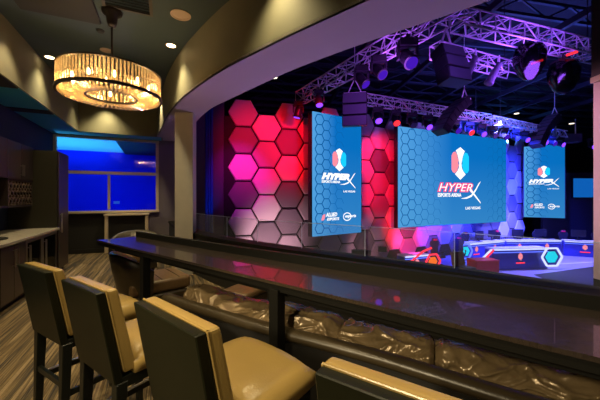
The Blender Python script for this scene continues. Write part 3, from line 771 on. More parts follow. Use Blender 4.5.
pat = {(0, 0): 'hex_c', (0, 1): 'hex_b', (0, 2): 'hex_a', (0, 3): 'hex_b', (0, 4): 'hex_a', (1, 0): 'hex_a', (1, 1): 'hex_c', (1, 2): 'hex_a', (1, 3): 'hex_a', (1, 4): 'hex_b',
       (2, 0): 'hex_c', (2, 1): 'hex_b', (2, 2): 'hex_a', (2, 3): 'hex_b', (2, 4): 'hex_b', (2, 5): 'hex_c', (3, 0): 'hex_a', (3, 1): 'hex_a', (3, 2): 'hex_a', (3, 3): 'hex_c'}
rnd = random.Random(3)
NC = int((L1+L2-.3)/HC)+1
for c in range(NC):
    s = .45+c*HC; p, d = wall_at(s); seen = 0
    for r in range(8):
        z = H+3.72-HP*.5-r*HP-(HP*.5 if c % 2 else 0)
        if c > 4: z -= 0
        if z-HP/2 < STAGE+.0: continue
        X, Y = 300+300*p.x/p.y, 196-300*(z-H)/p.y
        hw, hh = 300*HP*.55/p.y, 300*HP*.5/p.y
        hid = any(X-hw > a+4 and X+hw < b-4 and Y-hh > t0+6 and Y+hh < t1-3 for a, b, t0, t1 in SCREENS)
        if c < 4: pass
        key = pat.get((c, r)) or rnd.choice(['hex_a', 'hex_a', 'hex_b', 'hex_c'])
        seen += 1
        if hid: continue
        side = 'red lit' if X < 430 else 'blue lit'
        o = bpy.data.objects.new('hexagonal_panel', hexmesh(key)); COL.objects.link(o)
        nrm = Vector((d.y, -d.x, 0)); o.location = p+Vector((0, 0, z)); o.rotation_euler = (0, 0, math.atan2(d.y, d.x))
        tag(o, '%s hexagonal panel, %s from top in the %s panel column from left' % (side, ordn[seen-1], ordn[c]), 'wall panel', 'hexagonal panels on the stage wall')

# ---- screens
def text_mesh(s, size, shear, parent, loc, m, name, align='LEFT', bold=.0, sx=1):
    c = bpy.data.curves.new(name, 'FONT'); c.body = s; c.size = size; c.shear = shear; c.align_x = align; c.offset = bold; c.extrude = .004; c.space_character = 1.02
    tmp = bpy.data.objects.new(name, c); COL.objects.link(tmp); bpy.context.view_layer.update()
    me = bpy.data.meshes.new_from_object(tmp); bpy.data.objects.remove(tmp); me.materials.clear(); me.materials.append(m)
    o = bpy.data.objects.new(name, me); COL.objects.link(o); o.parent = parent; o.location = loc; o.rotation_euler = (PI/2, 0, 0); o.scale = (sx, 1, 1); return o
def hexlines(W, Hh, f0, f1, wd):
    # outlines of the background honeycomb on the picture
    mbs = MB(); pitch = .46 if W > 4 else .37; rr_ = pitch/1.732
    for c in range(60):
        x = c*pitch*.866; f = x/W
        if x > W: break
        if not f0 <= f < f1: continue
        for r in range(-1, 20):
            z = .1+r*pitch+(pitch/2 if c % 2 else 0)
            vs = [(x+rr_*math.cos(a*PI/3), z+rr_*math.sin(a*PI/3)) for a in range(6)]
            for a in range(3):
                (xa, za), (xb, zb) = vs[a], vs[(a+1) % 6]
                if 0 < xa < W and 0 < xb < W and 0 < za < Hh and 0 < zb < Hh: mbs.bar((xa, -.047, za), (xb, -.047, zb), .006, wd)
    return mbs
def led_screen(A, B, z0, z1, label, logo_u, logo_w, text_top, sponsors, ztop=None, side='left'):
    A = Vector(A+(0,)); B = Vector(B+(0,)); d = B-A; W = d.length; ang = math.atan2(d.y, d.x); Hh = z1-z0
    t = thing('led_screen', label, 'screen', (A.x, A.y, z0), ang)
    MB().box((W/2, .08, Hh/2), (W+.10, .20, Hh+.02)).build('housing', M['rig'], t)
    disp = MB().add([(0, -.04, 0), (W, -.04, 0), (W, -.04, Hh), (0, -.04, Hh), (0, -.02, 0), (W, -.02, 0), (W, -.02, Hh), (0, -.02, Hh)], [(0, 1, 2, 3), (7, 6, 5, 4), (0, 4, 5, 1), (1, 5, 6, 2), (2, 6, 7, 3), (3, 7, 4, 0)]).build('display', M['screen'], t)
    bands = ((0, .12, .036, 'e_scr_line'), (.12, .24, .022, 'e_scr_line2'), (.24, .36, .012, 'e_scr_line2'), (.82, .91, .012, 'e_scr_line2'), (.91, 1, .024, 'e_scr_line')) if side == 'both' else ((0, .34, .036, 'e_scr_line'), (.34, .60, .018, 'e_scr_line2'))
    for f0, f1, wd, mm in bands: hexlines(W, Hh, f0, f1, wd).build('honeycomb_pattern', M[mm], disp)
    K = logo_w; x0 = logo_u*W-K/2; zt = text_top-z0
    # emblem
    cx, cz = logo_u*W+.0, zt+.315*K; ew, eh = .205*K, .26*K
    def shp(pts, m, y, nm):
        return MB().prism_y([(cx+a*ew, cz+b*eh) for a, b in pts], y-.004, y).build(nm, m, disp)
    shp([(0, 1), (.50, .78), (.30, .50), (.20, .25), (.12, 0), (.16, -.25), (.30, -.45), (.60, -.66), (0, -1), (-.60, -.66), (-.30, -.45), (-.16, -.25), (-.12, 0), (-.20, .25), (-.30, .50), (-.50, .78)], M['e_scr_white'], -.052, 'emblem')
    L_ = [(-.98, .45), (-.80, .66), (-.55, .70), (-.34, .52), (-.30, .34), (-.19, .18), (-.26, .03), (-.17, -.12), (-.28, -.28), (-.34, -.46), (-.62, -.60), (-.82, -.56), (-.98, -.40)]
    shp(L_, M['e_scr_pink'], -.053, 'emblem_left_half'); shp([(-a, b) for a, b in L_], M['e_scr_cyan'], -.053, 'emblem_right_half')
    # lettering
    hh = .128*K
    o = text_mesh('HYPER', hh*1.40, .30, disp, (x0, -.05, zt-hh), M['e_scr_hotpink'] if side == 'both' else M['e_scr_white'], 'lettering', bold=.014*K)
    bb = [v.co.x for v in o.data.vertices]; o.scale = (.82*K/(max(bb)-min(bb)), 1, 1)
    if side == 'both':
        o.location.y = -.047
        o2 = text_mesh('HYPER', hh*1.40, .30, disp, (x0, -.053, zt-hh), M['e_scr_white'], 'lettering_core', bold=-.0005*K); o2.scale = o.scale
    # the big X: one straight stroke and one long sweeping stroke
    MB().prism_y([(x0+.70*K, zt-.10*K), (x0+.77*K, zt-.10*K), (x0+.99*K, zt-.45*K+.12*K), (x0+.985*K, zt-.30*K)], -.056, -.05).build('lettering_stroke', M['e_scr_white'], disp)
    sw = [(x0+.985*K, zt+.035*K, .006), (x0+.93*K, zt-.02*K, .03), (x0+.86*K, zt-.11*K, .033), (x0+.76*K, zt-.20*K, .03), (x0+.65*K, zt-.235*K, .022), (x0+.52*K, zt-.245*K, .004)]
    up = [(x, z+r*K*.6) for x, z, r in sw]; dn = [(x, z-r*K*.6) for x, z, r in sw]
    MB().prism_y(up+dn[::-1], -.06, -.054).build('lettering_swoosh', M['e_scr_white'], disp)
    o = text_mesh('ESPORTS ARENA', .075*K, .0, disp, (x0, -.05, zt-hh-.085*K), M['e_scr_white'], 'small_lettering', bold=.002*K)
    bb = [v.co.x for v in o.data.vertices]; o.scale = (.52*K/(max(bb)-min(bb)), 1, 1)
    o = text_mesh('LAS VEGAS', .06*K, 0, disp, (x0+.62*K, -.05, zt-.42*K), M['e_scr_white'], 'place_lettering', bold=.001*K)
    bb = [v.co.x for v in o.data.vertices]; o.scale = (.36*K/(max(bb)-min(bb)), 1, 1)
    if sponsors:
        zb = .62; q = W/2.45
        o = text_mesh('ALLIED', .20, .25, disp, (.62*q, -.05, zb+.10), M['e_scr_white'], 'sponsor_lettering', bold=.006); bb = [v.co.x for v in o.data.vertices]; o.scale = (.55*q/(max(bb)-min(bb)), 1, 1)
        o = text_mesh('ESPORTS', .14, .25, disp, (.66*q, -.05, zb-.05), M['e_scr_white'], 'sponsor_lettering', bold=.004); bb = [v.co.x for v in o.data.vertices]; o.scale = (.6*q/(max(bb)-min(bb)), 1, 1)
        MB().prism_y([(.40*q, zb), (.46*q, zb+.16), (.58*q, zb+.2), (.56*q, zb+.04), (.50*q, zb-.04), (.40*q, zb-.04)], -.054, -.05).build('sponsor_mark', M['e_scr_pink'], disp)
        o = MB()
        for k in range(20):
            a0, a1 = 2*PI*k/20, 2*PI*(k+1)/20
            o.bar((q*1.68+.2*q*math.cos(a0), -.05, zb+.06+.15*math.sin(a0)), (q*1.68+.2*q*math.cos(a1), -.05, zb+.06+.15*math.sin(a1)), .006, .035)
        o.build('sponsor_ring', M['e_scr_white'], disp)
        o = text_mesh('esports', .17, .25, disp, (1.56*q, -.052, zb+.03), M['e_scr_white'], 'sponsor_lettering', bold=.004); bb = [v.co.x for v in o.data.vertices]; o.scale = (.58*q/(max(bb)-min(bb)), 1, 1)
    return t
led_screen((.44, 11.07), (2.5, 12.40), H-1.50, H+3.12, 'tall blue screen with white lettering hanging before the red panels', .52, 1.72, H+.87, True)
led_screen((4.38, 13.45), (11.4, 16.65), H-1.42, H+3.12, 'wide blue main screen with pink and white lettering at stage centre', .52, 3.15, H+.64, False, side='both')
led_screen((14.15, 18.95), (15.75, 17.85), H-1.32, H+3.1, 'tall blue screen with white lettering at far right of stage', .50, 1.45, H+1.02, True)

# monitor and wall at far right
struct(MB().prism([(16.6, 20.5), (24, 20.5), (24, 20.7), (16.6, 20.7)], STAGE, 3.2).build('wall_arena_right', mat('dark grey wall', (.05, .05, .06, 1), .7)))
mo = thing('wall_monitor', 'plain light blue wall monitor at far right beside the pillar', 'screen', (19.2, 20.3, H+.55))
MB().box((0, .05, 0), (1.5, .1, 1.4)).build('housing', M['rig'], mo)
MB().box((0, -.005, 0), (1.4, .01, 1.28)).build('display', M['e_monitor'], mo)

# ---- stage desks
def desk(label, A, B, h, logo_n, end_right=None, end_left=None, zf=STAGE):
    A = Vector(A+(0,)); B = Vector(B+(0,)); d = B-A; W = d.length; ang = math.atan2(d.y, d.x)
    t = thing('gaming_desk', label, 'desk', (A.x, A.y, zf), ang)
    MB().box((W/2, .05, h*.45), (W, .06, h*.88)).build('front_panel', M['navy'], t)
    MB().box((W/2, .23, h*.95), (W, .52, .06)).build('desktop', M['white'], t)
    MB().box((W/2, -.03, h*.93), (W, .03, .06)).build('light_strip', M['e_whiteled'], t)
    MB().box((W/2, -.03, h*.80), (W, .02, .03)).build('light_strip', M['e_blueled'], t)
    for k in range(logo_n):
        x = W*(k+.5)/logo_n
        MB().prism_y([(x, h*.78), (x+.10, h*.66), (x+.10, h*.52), (x, h*.42), (x-.10, h*.52), (x-.10, h*.66)], .005, .015).build('emblem', M['e_scr_pink'], t)
        MB().box((x, .01, h*.30), (.42, .01, .05)).build('lettering', M['e_redled'], t)
    for x in (0.0, W):
        MB().box((x, .25, h*.45), (.05, .44, h*.88)).build('side_panel', M['navy'], t)
    def hexend(x, m_rim, m_core, s):
        c = (x, h*.55); R = h*.52
        ringp = [(c[0]+R*math.cos(k*PI/3), c[1]+R*.9*math.sin(k*PI/3)) for k in range(6)]
        mb = MB()
        for k in range(6): mb.bar((ringp[k][0], -.06, ringp[k][1]), (ringp[(k+1) % 6][0], -.06, ringp[(k+1) % 6][1]), .05, .07)
        mb.build('hexagon_rim', m_rim, t)
        MB().prism_y([(c[0]+.62*R*math.cos(k*PI/3), c[1]+.56*R*math.sin(k*PI/3)) for k in range(6)], -.05, -.03).build('hexagon_light', m_core, t)
        MB().prism_y([(c[0]+.92*R*math.cos(k*PI/3), c[1]+.82*R*math.sin(k*PI/3)) for k in range(6)], -.028, .01).build('hexagon_plate', M['navy'], t)
    if end_right: hexend(W+.15, *end_right, 1)
    if end_left: hexend(-.15, *end_left, -1)
    return t
desk('front stage desk with cyan hexagon end light, low centre right', (8.3, 12.9), (10.9, 13.2), .95, 1, (M['e_whiteled'], M['e_cyanled']), None)
o = bpy.data.objects['gaming_desk']
mb = MB(); mb.bar((-.02, -.05, .90), (-.50, -.05, .45), .06, .09).bar((-.50, -.05, .45), (-.62, -.05, .02), .06, .09); mb.build('red_light_arm', M['e_redled'], o)
mb = MB(); mb.bar((-.12, -.07, .92), (-.62, -.07, .48), .06, .05).bar((-.62, -.07, .48), (-.76, -.07, .02), .06, .05); mb.build('white_light_arm', M['e_whiteled'], o)
desk('back stage desk with one cyan hexagon end, left part of the rear row', (8.3, 14.9), (10.85, 15.95), .85, 2, None, (M['e_blueled'], M['e_cyanled']))
desk('back stage desk in the middle of the rear row', (11.0, 16.0), (14.0, 16.1), .85, 2)
desk('back stage desk at the right end of the rear row, beside the pillar', (14.15, 16.05), (17.2, 14.6), .85, 2)
dl = desk('left stage desk with orange end light and red light arch', (4.3, 12.3), (5.5, 12.75), .75, 1, (M['e_redled'], M['e_orangeled']), None)
mb = MB(); mb.bar((-.15, -.05, .25), (.9, -.05, .88), .05, .07); mb.bar((.9, -.05, .88), (1.35, -.05, 1.0), .05, .07); mb.build('red_light_arm', M['e_redled'], dl)

def gaming_chair(label, x, y, rz):
    t = thing('gaming_chair', label, 'chair', (x, y, STAGE), rz, 'black gaming chairs on the stage')
    MB().prism_y([(-.17, .55), (.17, .55), (.22, .70), (.19, .92), (.27, 1.12), (.24, 1.26), (.14, 1.32), (.12, 1.42), (-.12, 1.42), (-.14, 1.32), (-.24, 1.26), (-.27, 1.12), (-.19, .92), (-.22, .70)], .20, .30).build('backrest', M['gaming'], t, .02)
    MB().box((0, .18, 1.34), (.20, .05, .10)).build('headrest', M['red_gloss'], t, .015)
    MB().box((0, 0, .50), (.52, .52, .12)).build('seat', M['gaming'], t, .03)
    MB().bar((0, 0, .1), (0, 0, .45), .06, n=8).build('gas_post', M['rig'], t)
    mb = MB()
    for k in range(5): a = 2*PI*k/5; mb.bar((0, 0, .10), (.3*math.cos(a), .3*math.sin(a), .05), .04)
    mb.build('star_base', M['rig'], t)
    for s in (-1, 1): MB().box((s*.29, .0, .70), (.06, .30, .04)).bar((s*.29, 0, .5), (s*.29, 0, .69), .04).build('armrest', M['rig'], t)
    return t
g0 = gaming_chair('black gaming chair, leftmost on stage beside the left desk', 6.3, 13.7, .3); g0.scale = (.88, .88, .88)
spots = [(7.6, 14.3, -.4, 'black gaming chair between the left desk and the red case'), (9.05, 16.12, .2, 'black gaming chair, first from the left behind the rear desks'), (10.1, 16.62, .1, 'black gaming chair, second from the left behind the rear desks'),
         (11.35, 17.1, .0, 'black gaming chair, third from the left behind the rear desks'), (12.5, 17.1, 0, 'black gaming chair, fourth from the left behind the rear desks'),
         (13.7, 17.2, -.2, 'black gaming chair, fifth from the left behind the rear desks'), (15.0, 17.0, -.4, 'black gaming chair, sixth from the left behind the rear desks'), (16.4, 16.5, -.5, 'black gaming chair, last behind the rear desks near the pillar')]
for x, y, rz, lb in spots: dup(g0, (x, y, STAGE), rz, lb)
# monitors on the rear desks
def monitor(label, x, y, rz):
    t = thing('desk_monitor', label, 'monitor', (x, y, STAGE+.84), rz, 'black monitors on the rear desks')
    MB().box((0, 0, .36), (.62, .04, .36)).build('screen_housing', M['rig'], t); MB().box((0, .02, .1), (.06, .04, .2)).build('stand', M['rig'], t); MB().box((0, .02, .01), (.26, .2, .02)).build('foot', M['rig'], t)
    return t
m0 = monitor('black monitor on the left rear desk', 9.3, 15.55, .45)
for x, y, rz, lb in ((10.3, 16.08, .45, 'black monitor at the right end of the left rear desk'), (11.9, 16.4, 0, 'black monitor on the middle rear desk, left one'), (13.2, 16.45, 0, 'black monitor on the middle rear desk, right one'), (14.9, 16.05, -.5, 'black monitor on the right rear desk, left one'), (16.1, 15.5, -.5, 'black monitor on the right rear desk, right one')):
    dup(m0, (x, y, STAGE+.84), rz, lb)
rc = thing('equipment_case', 'glossy red case standing left of the front stage desk', 'case', (7.55, 12.4, STAGE), .1)
MB().box((0, 0, .28), (1.0, .6, .54)).build('body', M['red_gloss'], rc, .03); MB().box((0, 0, .575), (1.02, .62, .05)).build('lid', M['red_gloss'], rc, .01)
sg = thing('floor_chair', 'dark brown low seat with arms on the stage left of the red case', 'chair', (6.55, 12.1, STAGE), .4)
MB().box((0, .2, .55), (.6, .16, .75), Matrix.Rotation(-.2, 3, 'X')).build('backrest', M['brown'], sg, .04); MB().box((0, -.1, .28), (.62, .6, .2)).build('seat', M['brown_dark'], sg, .05)
mb = MB(); mb.box((-.3, -.1, .09), (.06, .7, .18)); mb.box((.3, -.1, .09), (.06, .7, .18)); mb.build('base', M['rig'], sg)
# camera rig and teal bean bag in front of the pink panels
cr = thing('camera_stand', 'white angular camera stand with black head below the red panels', 'camera stand', (2.75, 11.3, STAGE))
mb = MB(); mb.bar((-.35, 0, 0), (-.1, 0, .95), .06).bar((-.1, 0, .95), (.12, 0, 0), .06).bar((.12, 0, 0), (.42, 0, .9), .06).bar((-.5, 0, .95), (.45, 0, .85), .06).bar((.42, 0, .9), (.35, 0, 0), .05); mb.build('frame', M['white'], cr)
MB().box((-.45, 0, 1.08), (.7, .2, .18)).box((.35, 0, 1.2), (.28, .15, .2)).build('camera_head', M['rig'], cr)
bb_ = thing('bean_bag', 'teal bean bag seat on the stage below the pink panels', 'bean bag', (3.68, 12.6, STAGE)); bb_.scale = (.85, .85, .85)
mb = MB(); n = 16; vs = []; prof = [(.0, 0), (.42, .02), (.55, .18), (.50, .40), (.30, .62), (.0, .68)]
mb.lathe([(.0, 0), (.42, .02), (.55, .18), (.50, .38), (.30, .58), (.0, .64)], 18).build('bag', M['teal'], bb_, smooth=True)
MB().lathe([(.0, .62), (.05, .63), (.035, .72), (0, .73)], 8).build('tied_top', M['teal'], bb_)
o = MB().prism([(12.2, 14.2), (16.4, 15.0), (16.4, 14.88), (12.25, 14.08)], STAGE+.001, STAGE+.006).build('floor_line', M['white']); tag(o, 'thin white line taped on the stage floor at right', 'floor line')
struct(MB().prism([(9.5, 12.2), (16.4, 14.75), (16.4, 9), (9, 9)], STAGE+.0005, STAGE+.004).build('trim_13', M['black']))

# ------------------------------------------------------------------ trusses
def truss(label, P, Q, s, n, m=None):
    P, Q = Vector(P), Vector(Q); d = Q-P; z = d.normalized(); up = Vector((0, 0, 1)); x = z.cross(up).normalized()
    t = thing('lighting_truss', label, 'truss', tuple(P)); c = [x*s/2+up*s/2, -x*s/2+up*s/2, -x*s/2-up*s/2, x*s/2-up*s/2]
    for k in range(4): MB().bar(P+c[k], Q+c[k], s*.115, n=8).build('chord', m or M['truss'], t, world=True, smooth=True)
    for k in range(4):
        mb = MB(); l = (k+1) % 4
        for i in range(n):
            a = P+d*(i/n); b = P+d*((i+1)/n); f, g = (k, l) if i % 2 else (l, k)
            mb.bar(a+c[f], b+c[g], s*.06); mb.bar(a+c[k], a+c[l], s*.05)
        mb.build('bracing', m or M['truss'], t, world=True)
    for f in (.12, .88):
        q = P+d*f; MB().bar((q.x, q.y, q.z+s/2), (q.x, q.y, 8.4), .02, n=6).build('hanging_cable', M['rig'], t, world=True)
    return t
truss('long silver truss rising from the left screen towards the upper middle', (.0, 11.2, 5.25), (3.25, 5.85, 5.38), .38, 13)
truss('silver truss crossing the upper right corner of the arena', (3.3, 6.3, 5.30), (7.75, 7.7, 5.24), .36, 11)
truss('silver cross truss parallel below the upper right truss', (3.1, 6.9, 4.95), (5.6, 7.9, 4.9), .3, 7)
truss('silver truss above the main screen', (2.2, 10.6, 5.03), (8.4, 13.4, 5.05), .32, 17)
truss('silver truss above the right end of the main screen', (8.5, 13.45, 5.0), (14.6, 16.6, 5.0), .34, 17)
# roof joists
k = 0
JL = ['high dark roof joist, %s from the lounge side' % ordn[i] for i in range(14)]
for k in range(14):
    y = 6+k*1.35; t = thing('roof_joist', JL[k], 'roof joist', (0, y, 7.6), 0, 'dark roof joists of the arena'); tl = .22
    a = Vector((-3.0 if y > 9.6 else 2.2, y, 7.5)); b = Vector((26, y+5, 7.5))
    MB().bar(a, b, .10).bar(a+Vector((0, 0, .5)), b+Vector((0, 0, .5)), .10).build('flange', M['joist'], t, world=True)
    mb = MB(); n = 24
    for i in range(n):
        p = a+(b-a)*(i/n); q = a+(b-a)*((i+1)/n); u = Vector((0, 0, .5)); mb.bar(p+(u if i % 2 else u*0), q+(u*0 if i % 2 else u), .05)
    mb.build('web', M['joist'], t, world=True)
for k in range(6):
    x = 3+k*3.0
    o = MB().bar((x, 5.0, 7.1), (x-2, 25, 7.1), .14, .2).build('roof_beam', M['joist']); tag(o, 'dark roof beam running away from the lounge, %s from the left' % ordn[k], 'roof beam', 'dark long beams under the roof joists')
# blue lit valance above the main screen
vl = thing('valance', 'blue lit flat valance box above the right part of the main screen', 'valance', (11.2, 20.2, 6.3), .0)
MB().add([(-.4, 0, .65), (5.2, 0, -.25), (5.2, 0, -.42), (-.4, 0, -.28), (-.4, .3, .65), (5.2, .3, -.25), (5.2, .3, -.42), (-.4, .3, -.28)], [(0, 1, 2, 3), (7, 6, 5, 4), (0, 4, 5, 1), (1, 5, 6, 2), (2, 6, 7, 3), (3, 7, 4, 0)]).build('panel', mat('valance cloth', (.12, .35, .85, 1), .8), vl)

# ------------------------------------------------------------------ lights and speakers in the rig
def moving_head(label, p, aim, s, lens, nm='moving_head_light'):
    t = thing(nm, label, 'stage light', p, 0, 'stage lights hanging from the trusses')
    v = (Vector(aim)-Vector(p)).normalized(); q = Vector((0, 0, -1)).rotation_difference(v).to_matrix()
    MB().box((0, 0, .0), (.34*s, .26*s, .14*s)).bar((0, 0, .06*s), (0, 0, .20*s), .05*s, n=8).build('base', M['rig'], t)
    MB().box((-.18*s, 0, -.18*s), (.04*s, .12*s, .28*s)).box((.18*s, 0, -.18*s), (.04*s, .12*s, .28*s)).box((0, 0, -.08*s), (.38*s, .12*s, .04*s)).build('yoke', M['rig'], t)
    hd = MB().lathe([(0, .22*s), (.09*s, .20*s), (.13*s, .08*s), (.13*s, -.12*s), (.15*s, -.20*s), (.13*s, -.22*s), (0, -.215*s)], 16, (0, 0, -.28*s), q).build('head', M['rig'], t, smooth=False)
    MB().lathe([(0, -.235*s), (.12*s, -.225*s), (.12*s, -.215*s), (0, -.215*s)], 16, (0, 0, -.28*s), q).build('lens', lens, hd)
    return t
def along(P, Q, f): return tuple(Vector(P)+(Vector(Q)-Vector(P))*f)
T1 = ((.0, 11.2, 4.95), (3.25, 5.85, 5.08)); T3 = ((2.2, 10.6, 4.68), (14.6, 16.6, 4.68))
mh = [(.03, 1.0, 'e_purple', 'far left end', (-1, 11.3, 1)), (.24, .9, 'e_purple', 'just left of the first black speaker', (.8, 9, 3)), (.56, 1.0, 'e_purple_soft', 'left of the two purple ringed lamps', (3.5, 6.5, 2)), (.66, 1.0, 'e_purple_soft', 'middle of the silver long truss', (3.4, 5, 2)),
      (.80, 1.15, 'e_purple_soft', 'purple ringed, upper end of the truss', (3.2, 4, 2))]
for f, s, ln, wd, aim in mh:
    q = Vector(along(*T1, f))+Vector((-.855, -.519, 0))*.19; moving_head('purple stage lamp under the long left truss, '+wd, tuple(q), aim, s, M[ln])
lens3 = ['e_purple', 'e_red', 'rig_grey', 'e_purple', 'rig_grey', 'e_purple_soft', 'e_red', 'e_purple', 'rig_grey', 'e_purple_soft', 'rig_grey', 'e_purple', 'rig_grey', 'e_purple', 'e_purple_soft', 'e_purple']
cname = {'e_purple': 'bright purple', 'e_red': 'red', 'rig_grey': 'unlit black', 'e_purple_soft': 'dim purple'}
for i, ln in enumerate(lens3):
    f = .04+i*.06
    moving_head('%s stage lamp above the main screen, %s along the truss from the left' % (cname[ln], ordn[i]), tuple(Vector(along(*T3, f))+Vector((.435, -.9, 0))*.16), (3+i*.9, 7, 0.5), 1.0, M[ln])
# batten fixtures hanging from the upper right truss
def profile_lamp(label, p, tilt):
    t = thing('profile_spotlight', label, 'stage light', p, 0, 'slim profile lamps under the upper right truss'); q = Matrix.Rotation(tilt, 3, 'Y')
    MB().lathe([(0, 0), (.06, 0), (.07, -.18), (.085, -.22), (.085, -.42), (.10, -.48), (.10, -.54), (0, -.54)], 14, (0, 0, -.05), q).build('barrel', M['rig_grey'], t)
    MB().bar((0, 0, -.04), (0, 0, .14), .03, n=8).bar((-.09, 0, -.22), (0, 0, -.02), .02).bar((.09, 0, -.22), (0, 0, -.02), .02).build('clamp', M['truss'], t)
    MB().lathe([(0, -.55), (.08, -.55), (.08, -.545), (0, -.545)], 14, (0, 0, -.05), q).build('lens', M['rig_grey'] if tilt > .46 else M['e_red'], t)
profile_lamp('slim silver profile lamp, left one below the upper right truss', (3.95, 6.75, 4.78), -.45*-1)
profile_lamp('slim silver profile lamp, right one below the upper right truss', (4.65, 7.0, 4.74), .5)
# large dark domes with red leds
def dome(label, p, s, up):
    t = thing('domed_stage_light', label, 'stage light', p, 0, 'large domed lamps below the upper right truss')
    prof = [(.0, .02), (.30, .0), (.36, -.2), (.33, -.45), (.22, -.68), (.10, -.80), (0, -.82)]
    MB().lathe([(r*s, z*s) for r, z in prof], 22).build('dome_cover', glass('dome %s' % label[:6], (.16, .16, .20, 1), .06, .15) , t, smooth=True)
    MB().lathe([(0, .0), (.16*s, 0), (.2*s, -.25*s), (.16*s, -.5*s), (0, -.5*s)], 16).build('lamp_body', M['rig'], t)
    MB().bar((0, 0, 0), (0, 0, .28*s), .05, n=8).box((0, 0, .03*s), (.5*s, .3*s, .08*s)).build('mount', M['rig'], t)
    mb = MB()
    for k in range(5): mb.lathe([(0, 0), (.03*s, 0), (.03*s, .02), (0, .02)], 8, (-.12*s+k*.06*s, -.24*s, up*s+k*.02*s), Matrix.Rotation(PI/2, 3, 'X'))
    mb.build('red_leds', M['e_red'], t)
dome('left large dark domed lamp with a red light strip at its foot', (5.35, 7.0, 5.05), .92, -.50)
dome('right domed lamp with clear bowl and red led strip on top', (6.5, 7.4, 4.86), .92, .12)

def line_array(label, p, n, w, dp_, h, curve, rz, tilt0=0.0):
    t = thing('line_array_speaker', label, 'speaker', p, rz, 'black line array speakers hung in the arena')
    z = 0; y = 0; a = tilt0
    for k in range(n):
        q = Matrix.Rotation(a, 3, 'X')
        c = Vector((0, y, z))+q @ Vector((0, 0, -h/2))
        MB().box(c, (w, dp_, h*.95), q).build('speaker_cabinet', M['rig'], t, .01, seg=1)
        MB().box(c+q @ Vector((0, -dp_/2-.006, 0)), (w*.92, .01, h*.85), q).build('grille', M['rig_grey'], t)
        e = q @ Vector((0, 0, -h)); y += e.y; z += e.z; a += curve
    MB().bar((-w*.3, 0, .0), (0, 0, .5), .03).bar((w*.3, 0, 0), (0, 0, .5), .03).box((0, 0, .03), (w*.9, .1, .06)).bar((0, 0, .5), (0, 0, 8.4-p[2]), .02).build('hanger', M['truss'], t)
    return t
line_array('black speaker stack hanging over the left screen top', (1.75, 9.6, 4.85), 3, .78, .42, .34, .06, -.2, .0)
line_array('large black speaker stack with blue glow, upper middle', (3.12, 6.4, 4.70), 3, .60, .34, .27, .08, .35, -.35)
line_array('slanted black line array above the main screen', (6.35, 11.6, 5.25), 7, .60, .34, .25, .07, -1.25, -.95)
line_array('slanted black line array above the right screen', (12.9, 15.2, 5.6), 8, .60, .36, .26, .07, -1.25, -.95)
sb = thing('subwoofer_pair', 'black flat speaker box above the right screen', 'speaker', (16.2, 18.3, 5.1)); MB().box((0, 0, 0), (1.5, .6, .5)).build('body', M['rig_grey'], sb, .02); MB().bar((-.6, 0, .25), (-.6, 0, 1.2), .04).bar((.6, 0, .25), (.6, 0, 1.2), .04).build('hanger', M['truss'], sb)
moving_head('purple stage lamp hanging alone near the right pillar', (17.2, 17.6, 4.9), (14, 10, 2), 1.3, M['e_purple'])
MB().bar((0, 0, .2), (0, 0, 3.5), .03, n=6).build('drop_pipe', M['rig'], bpy.data.objects['moving_head_light.021'])
# small house downlights in the arena
for x_, y_, z_, lb in ((-1.04, 12.0, 6.35, 'left of all, over the red panels'), (9.2, 17.0, 7.0, 'above the slanted line array over the main screen'), (13.0, 18.0, 6.55, 'upper one right of the main screen array'), (16.3, 18.0, 5.95, 'over the right screen'), (12.5, 18.1, 6.25, 'lower one right of the main screen array')):
    t = thing('house_light', 'small white arena ceiling light '+lb, 'ceiling light', (x_, y_, z_))
    MB().lathe([(0, 0), (.14, 0), (.16, .03), (.16, .12), (.05, .16), (0, .16)], 14).build('housing', M['rig'], t)
    MB().lathe([(0, -.01), (.13, -.01), (.13, -.002), (0, -.002)], 14).build('lens', M['e_white'], t)
    MB().bar((0, 0, .15), (0, 0, 8.4-z_), .02).build('drop_rod', M['rig'], t)

# ------------------------------------------------------------------ arena lighting
RED = (1, .0, .007); PINK = (1, .30, .42); MAG = (.9, .02, .8); BLU = (.02, .035, 1)
for x, y, z, tx, ty, tz, pw in ((-1.2, 8.0, 4.45, -1.5, 11.7, 3.6, 720), (.8, 8.6, 4.45, .2, 12.1, 3.6, 720), (3.2, 11.3, 3.9, 3.6, 13.8, 3.2, 620), (3.3, 11.4, 2.0, 3.9, 14.0, 1.5, 330), (4.2, 11.9, .4, 5.0, 14.5, .0, 420)):
    lamp('SPOT', (x, y, z), RED, pw, (tx, ty, tz), .1, 66, 1, name='red_stage_light')
lamp('SPOT', (-2.0, 8.2, 4.6), MAG, 420, (-2.3, 11.5, 2.4), .1, 40, .9, name='magenta_stage_light')
lamp('SPOT', (4.6, 12.0, -.5), (1, .03, .35), 500, (5.6, 14.8, -.6), .1, 60, .8, name='pink_stage_light')
lamp('SPOT', (-.8, 9.2, -1.3), (1, .50, .60), 560, (-1.0, 11.9, -.1), .1, 64, 1, name='pink_floor_light')
lamp('SPOT', (2.6, 9.9, -1.3), (1, .40, .50), 220, (3.2, 13.4, -.6), .1, 46, 1, name='pink_floor_light')
for x, y, tx, ty in ((7.0, 11.5, 8.0, 16.0), (10.0, 13.0, 11.0, 17.5), (12.5, 14.5, 13.5, 18.8)):
    lamp('SPOT', (x, y, 4.9), BLU, 3600, (tx, ty, 1.0), .1, 80, .7, name='blue_stage_light')
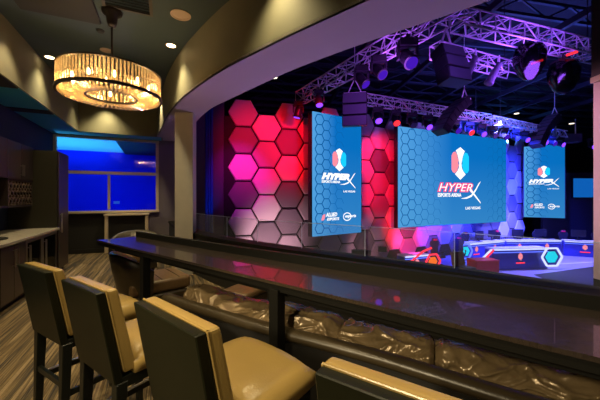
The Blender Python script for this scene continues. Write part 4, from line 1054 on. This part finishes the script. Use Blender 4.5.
for x, y, z, tx, ty, tz, pw in ((6.6, 12.8, .3, 7.2, 15.6, -.3, 1100), (8.4, 13.8, .3, 9.4, 16.8, -.3, 1300), (10.4, 14.8, .6, 11.6, 17.9, .2, 1400), (12.6, 15.6, 3.4, 13.3, 18.8, 3.0, 1500), (12.6, 15.6, 1.5, 13.3, 18.8, 1.0, 1200)):
    lamp('SPOT', (x, y, z), BLU if x != 10.4 else (.12, .12, 1), pw, (tx, ty, tz), .1, 70, 1, name='blue_stage_light')
for x, y in ((9.0, 13.5), (13.5, 15.0)):
    lamp('SPOT', (x, y, 5.0), (.20, .18, 1), 5000, (x+.3, y+.3, STAGE), .1, 95, .7, name='blue_floor_light')
lamp('SPOT', (12.8, 18.4, 5.0), (.08, .3, 1), 500, (13.5, 20.2, 6.4), .1, 110, .6, name='valance_light')
lamp('SPOT', (2.6, 4.6, 3.9), (.3, .1, 1), 120, (3.35, 6.3, 4.4), .05, 40, .7, name='purple_speaker_light')
lamp('SPOT', (-2.6, 9.8, 0.2), (.02, .1, 1), 60, (-3.55, 11.1, 1.6), .05, 40, .7, name='blue_drape_light')
lamp('SPOT', (13.0, 16.2, -1.0), (.5, .5, 1), 250, (13.4, 19.0, 2.4), .1, 60, .8, name='white_uplight')
lamp('AREA', (5.2, 6.6, 4.2), (.30, .08, 1), 90, (5.0, 7.4, 6.0), 1.2, name='purple_truss_light')
lamp('AREA', (2.4, 7.0, 4.2), (.45, .10, 1), 60, (1.6, 8.6, 6.0), 1.2, name='purple_truss_light')
lamp('AREA', (8.0, 11.0, 3.9), (.45, .14, 1), 120, (8, 13.5, 6.0), 2, name='purple_truss_light')
lamp('AREA', (9, 12, 5.6), (.06, .14, 1), 260, (9, 13, 8), 4, name='blue_roof_light')
lamp('SPOT', (3.4, 8.4, -1.2), (.60, .36, .90), 650, (.9, 3.2, 3.3), .1, 60, .8, name='purple_balcony_light')
lamp('SPOT', (.2, 9.0, -1.2), (.75, .45, .75), 300, (-1.2, 5.0, 3.3), .1, 50, .8, name='purple_balcony_light')
lamp('SPOT', (1.5, 5.2, 3.0), (.95, .42, .62), 420, (2.75, 2.6, 1.9), .1, 34, .8, name='pink_pillar_light')
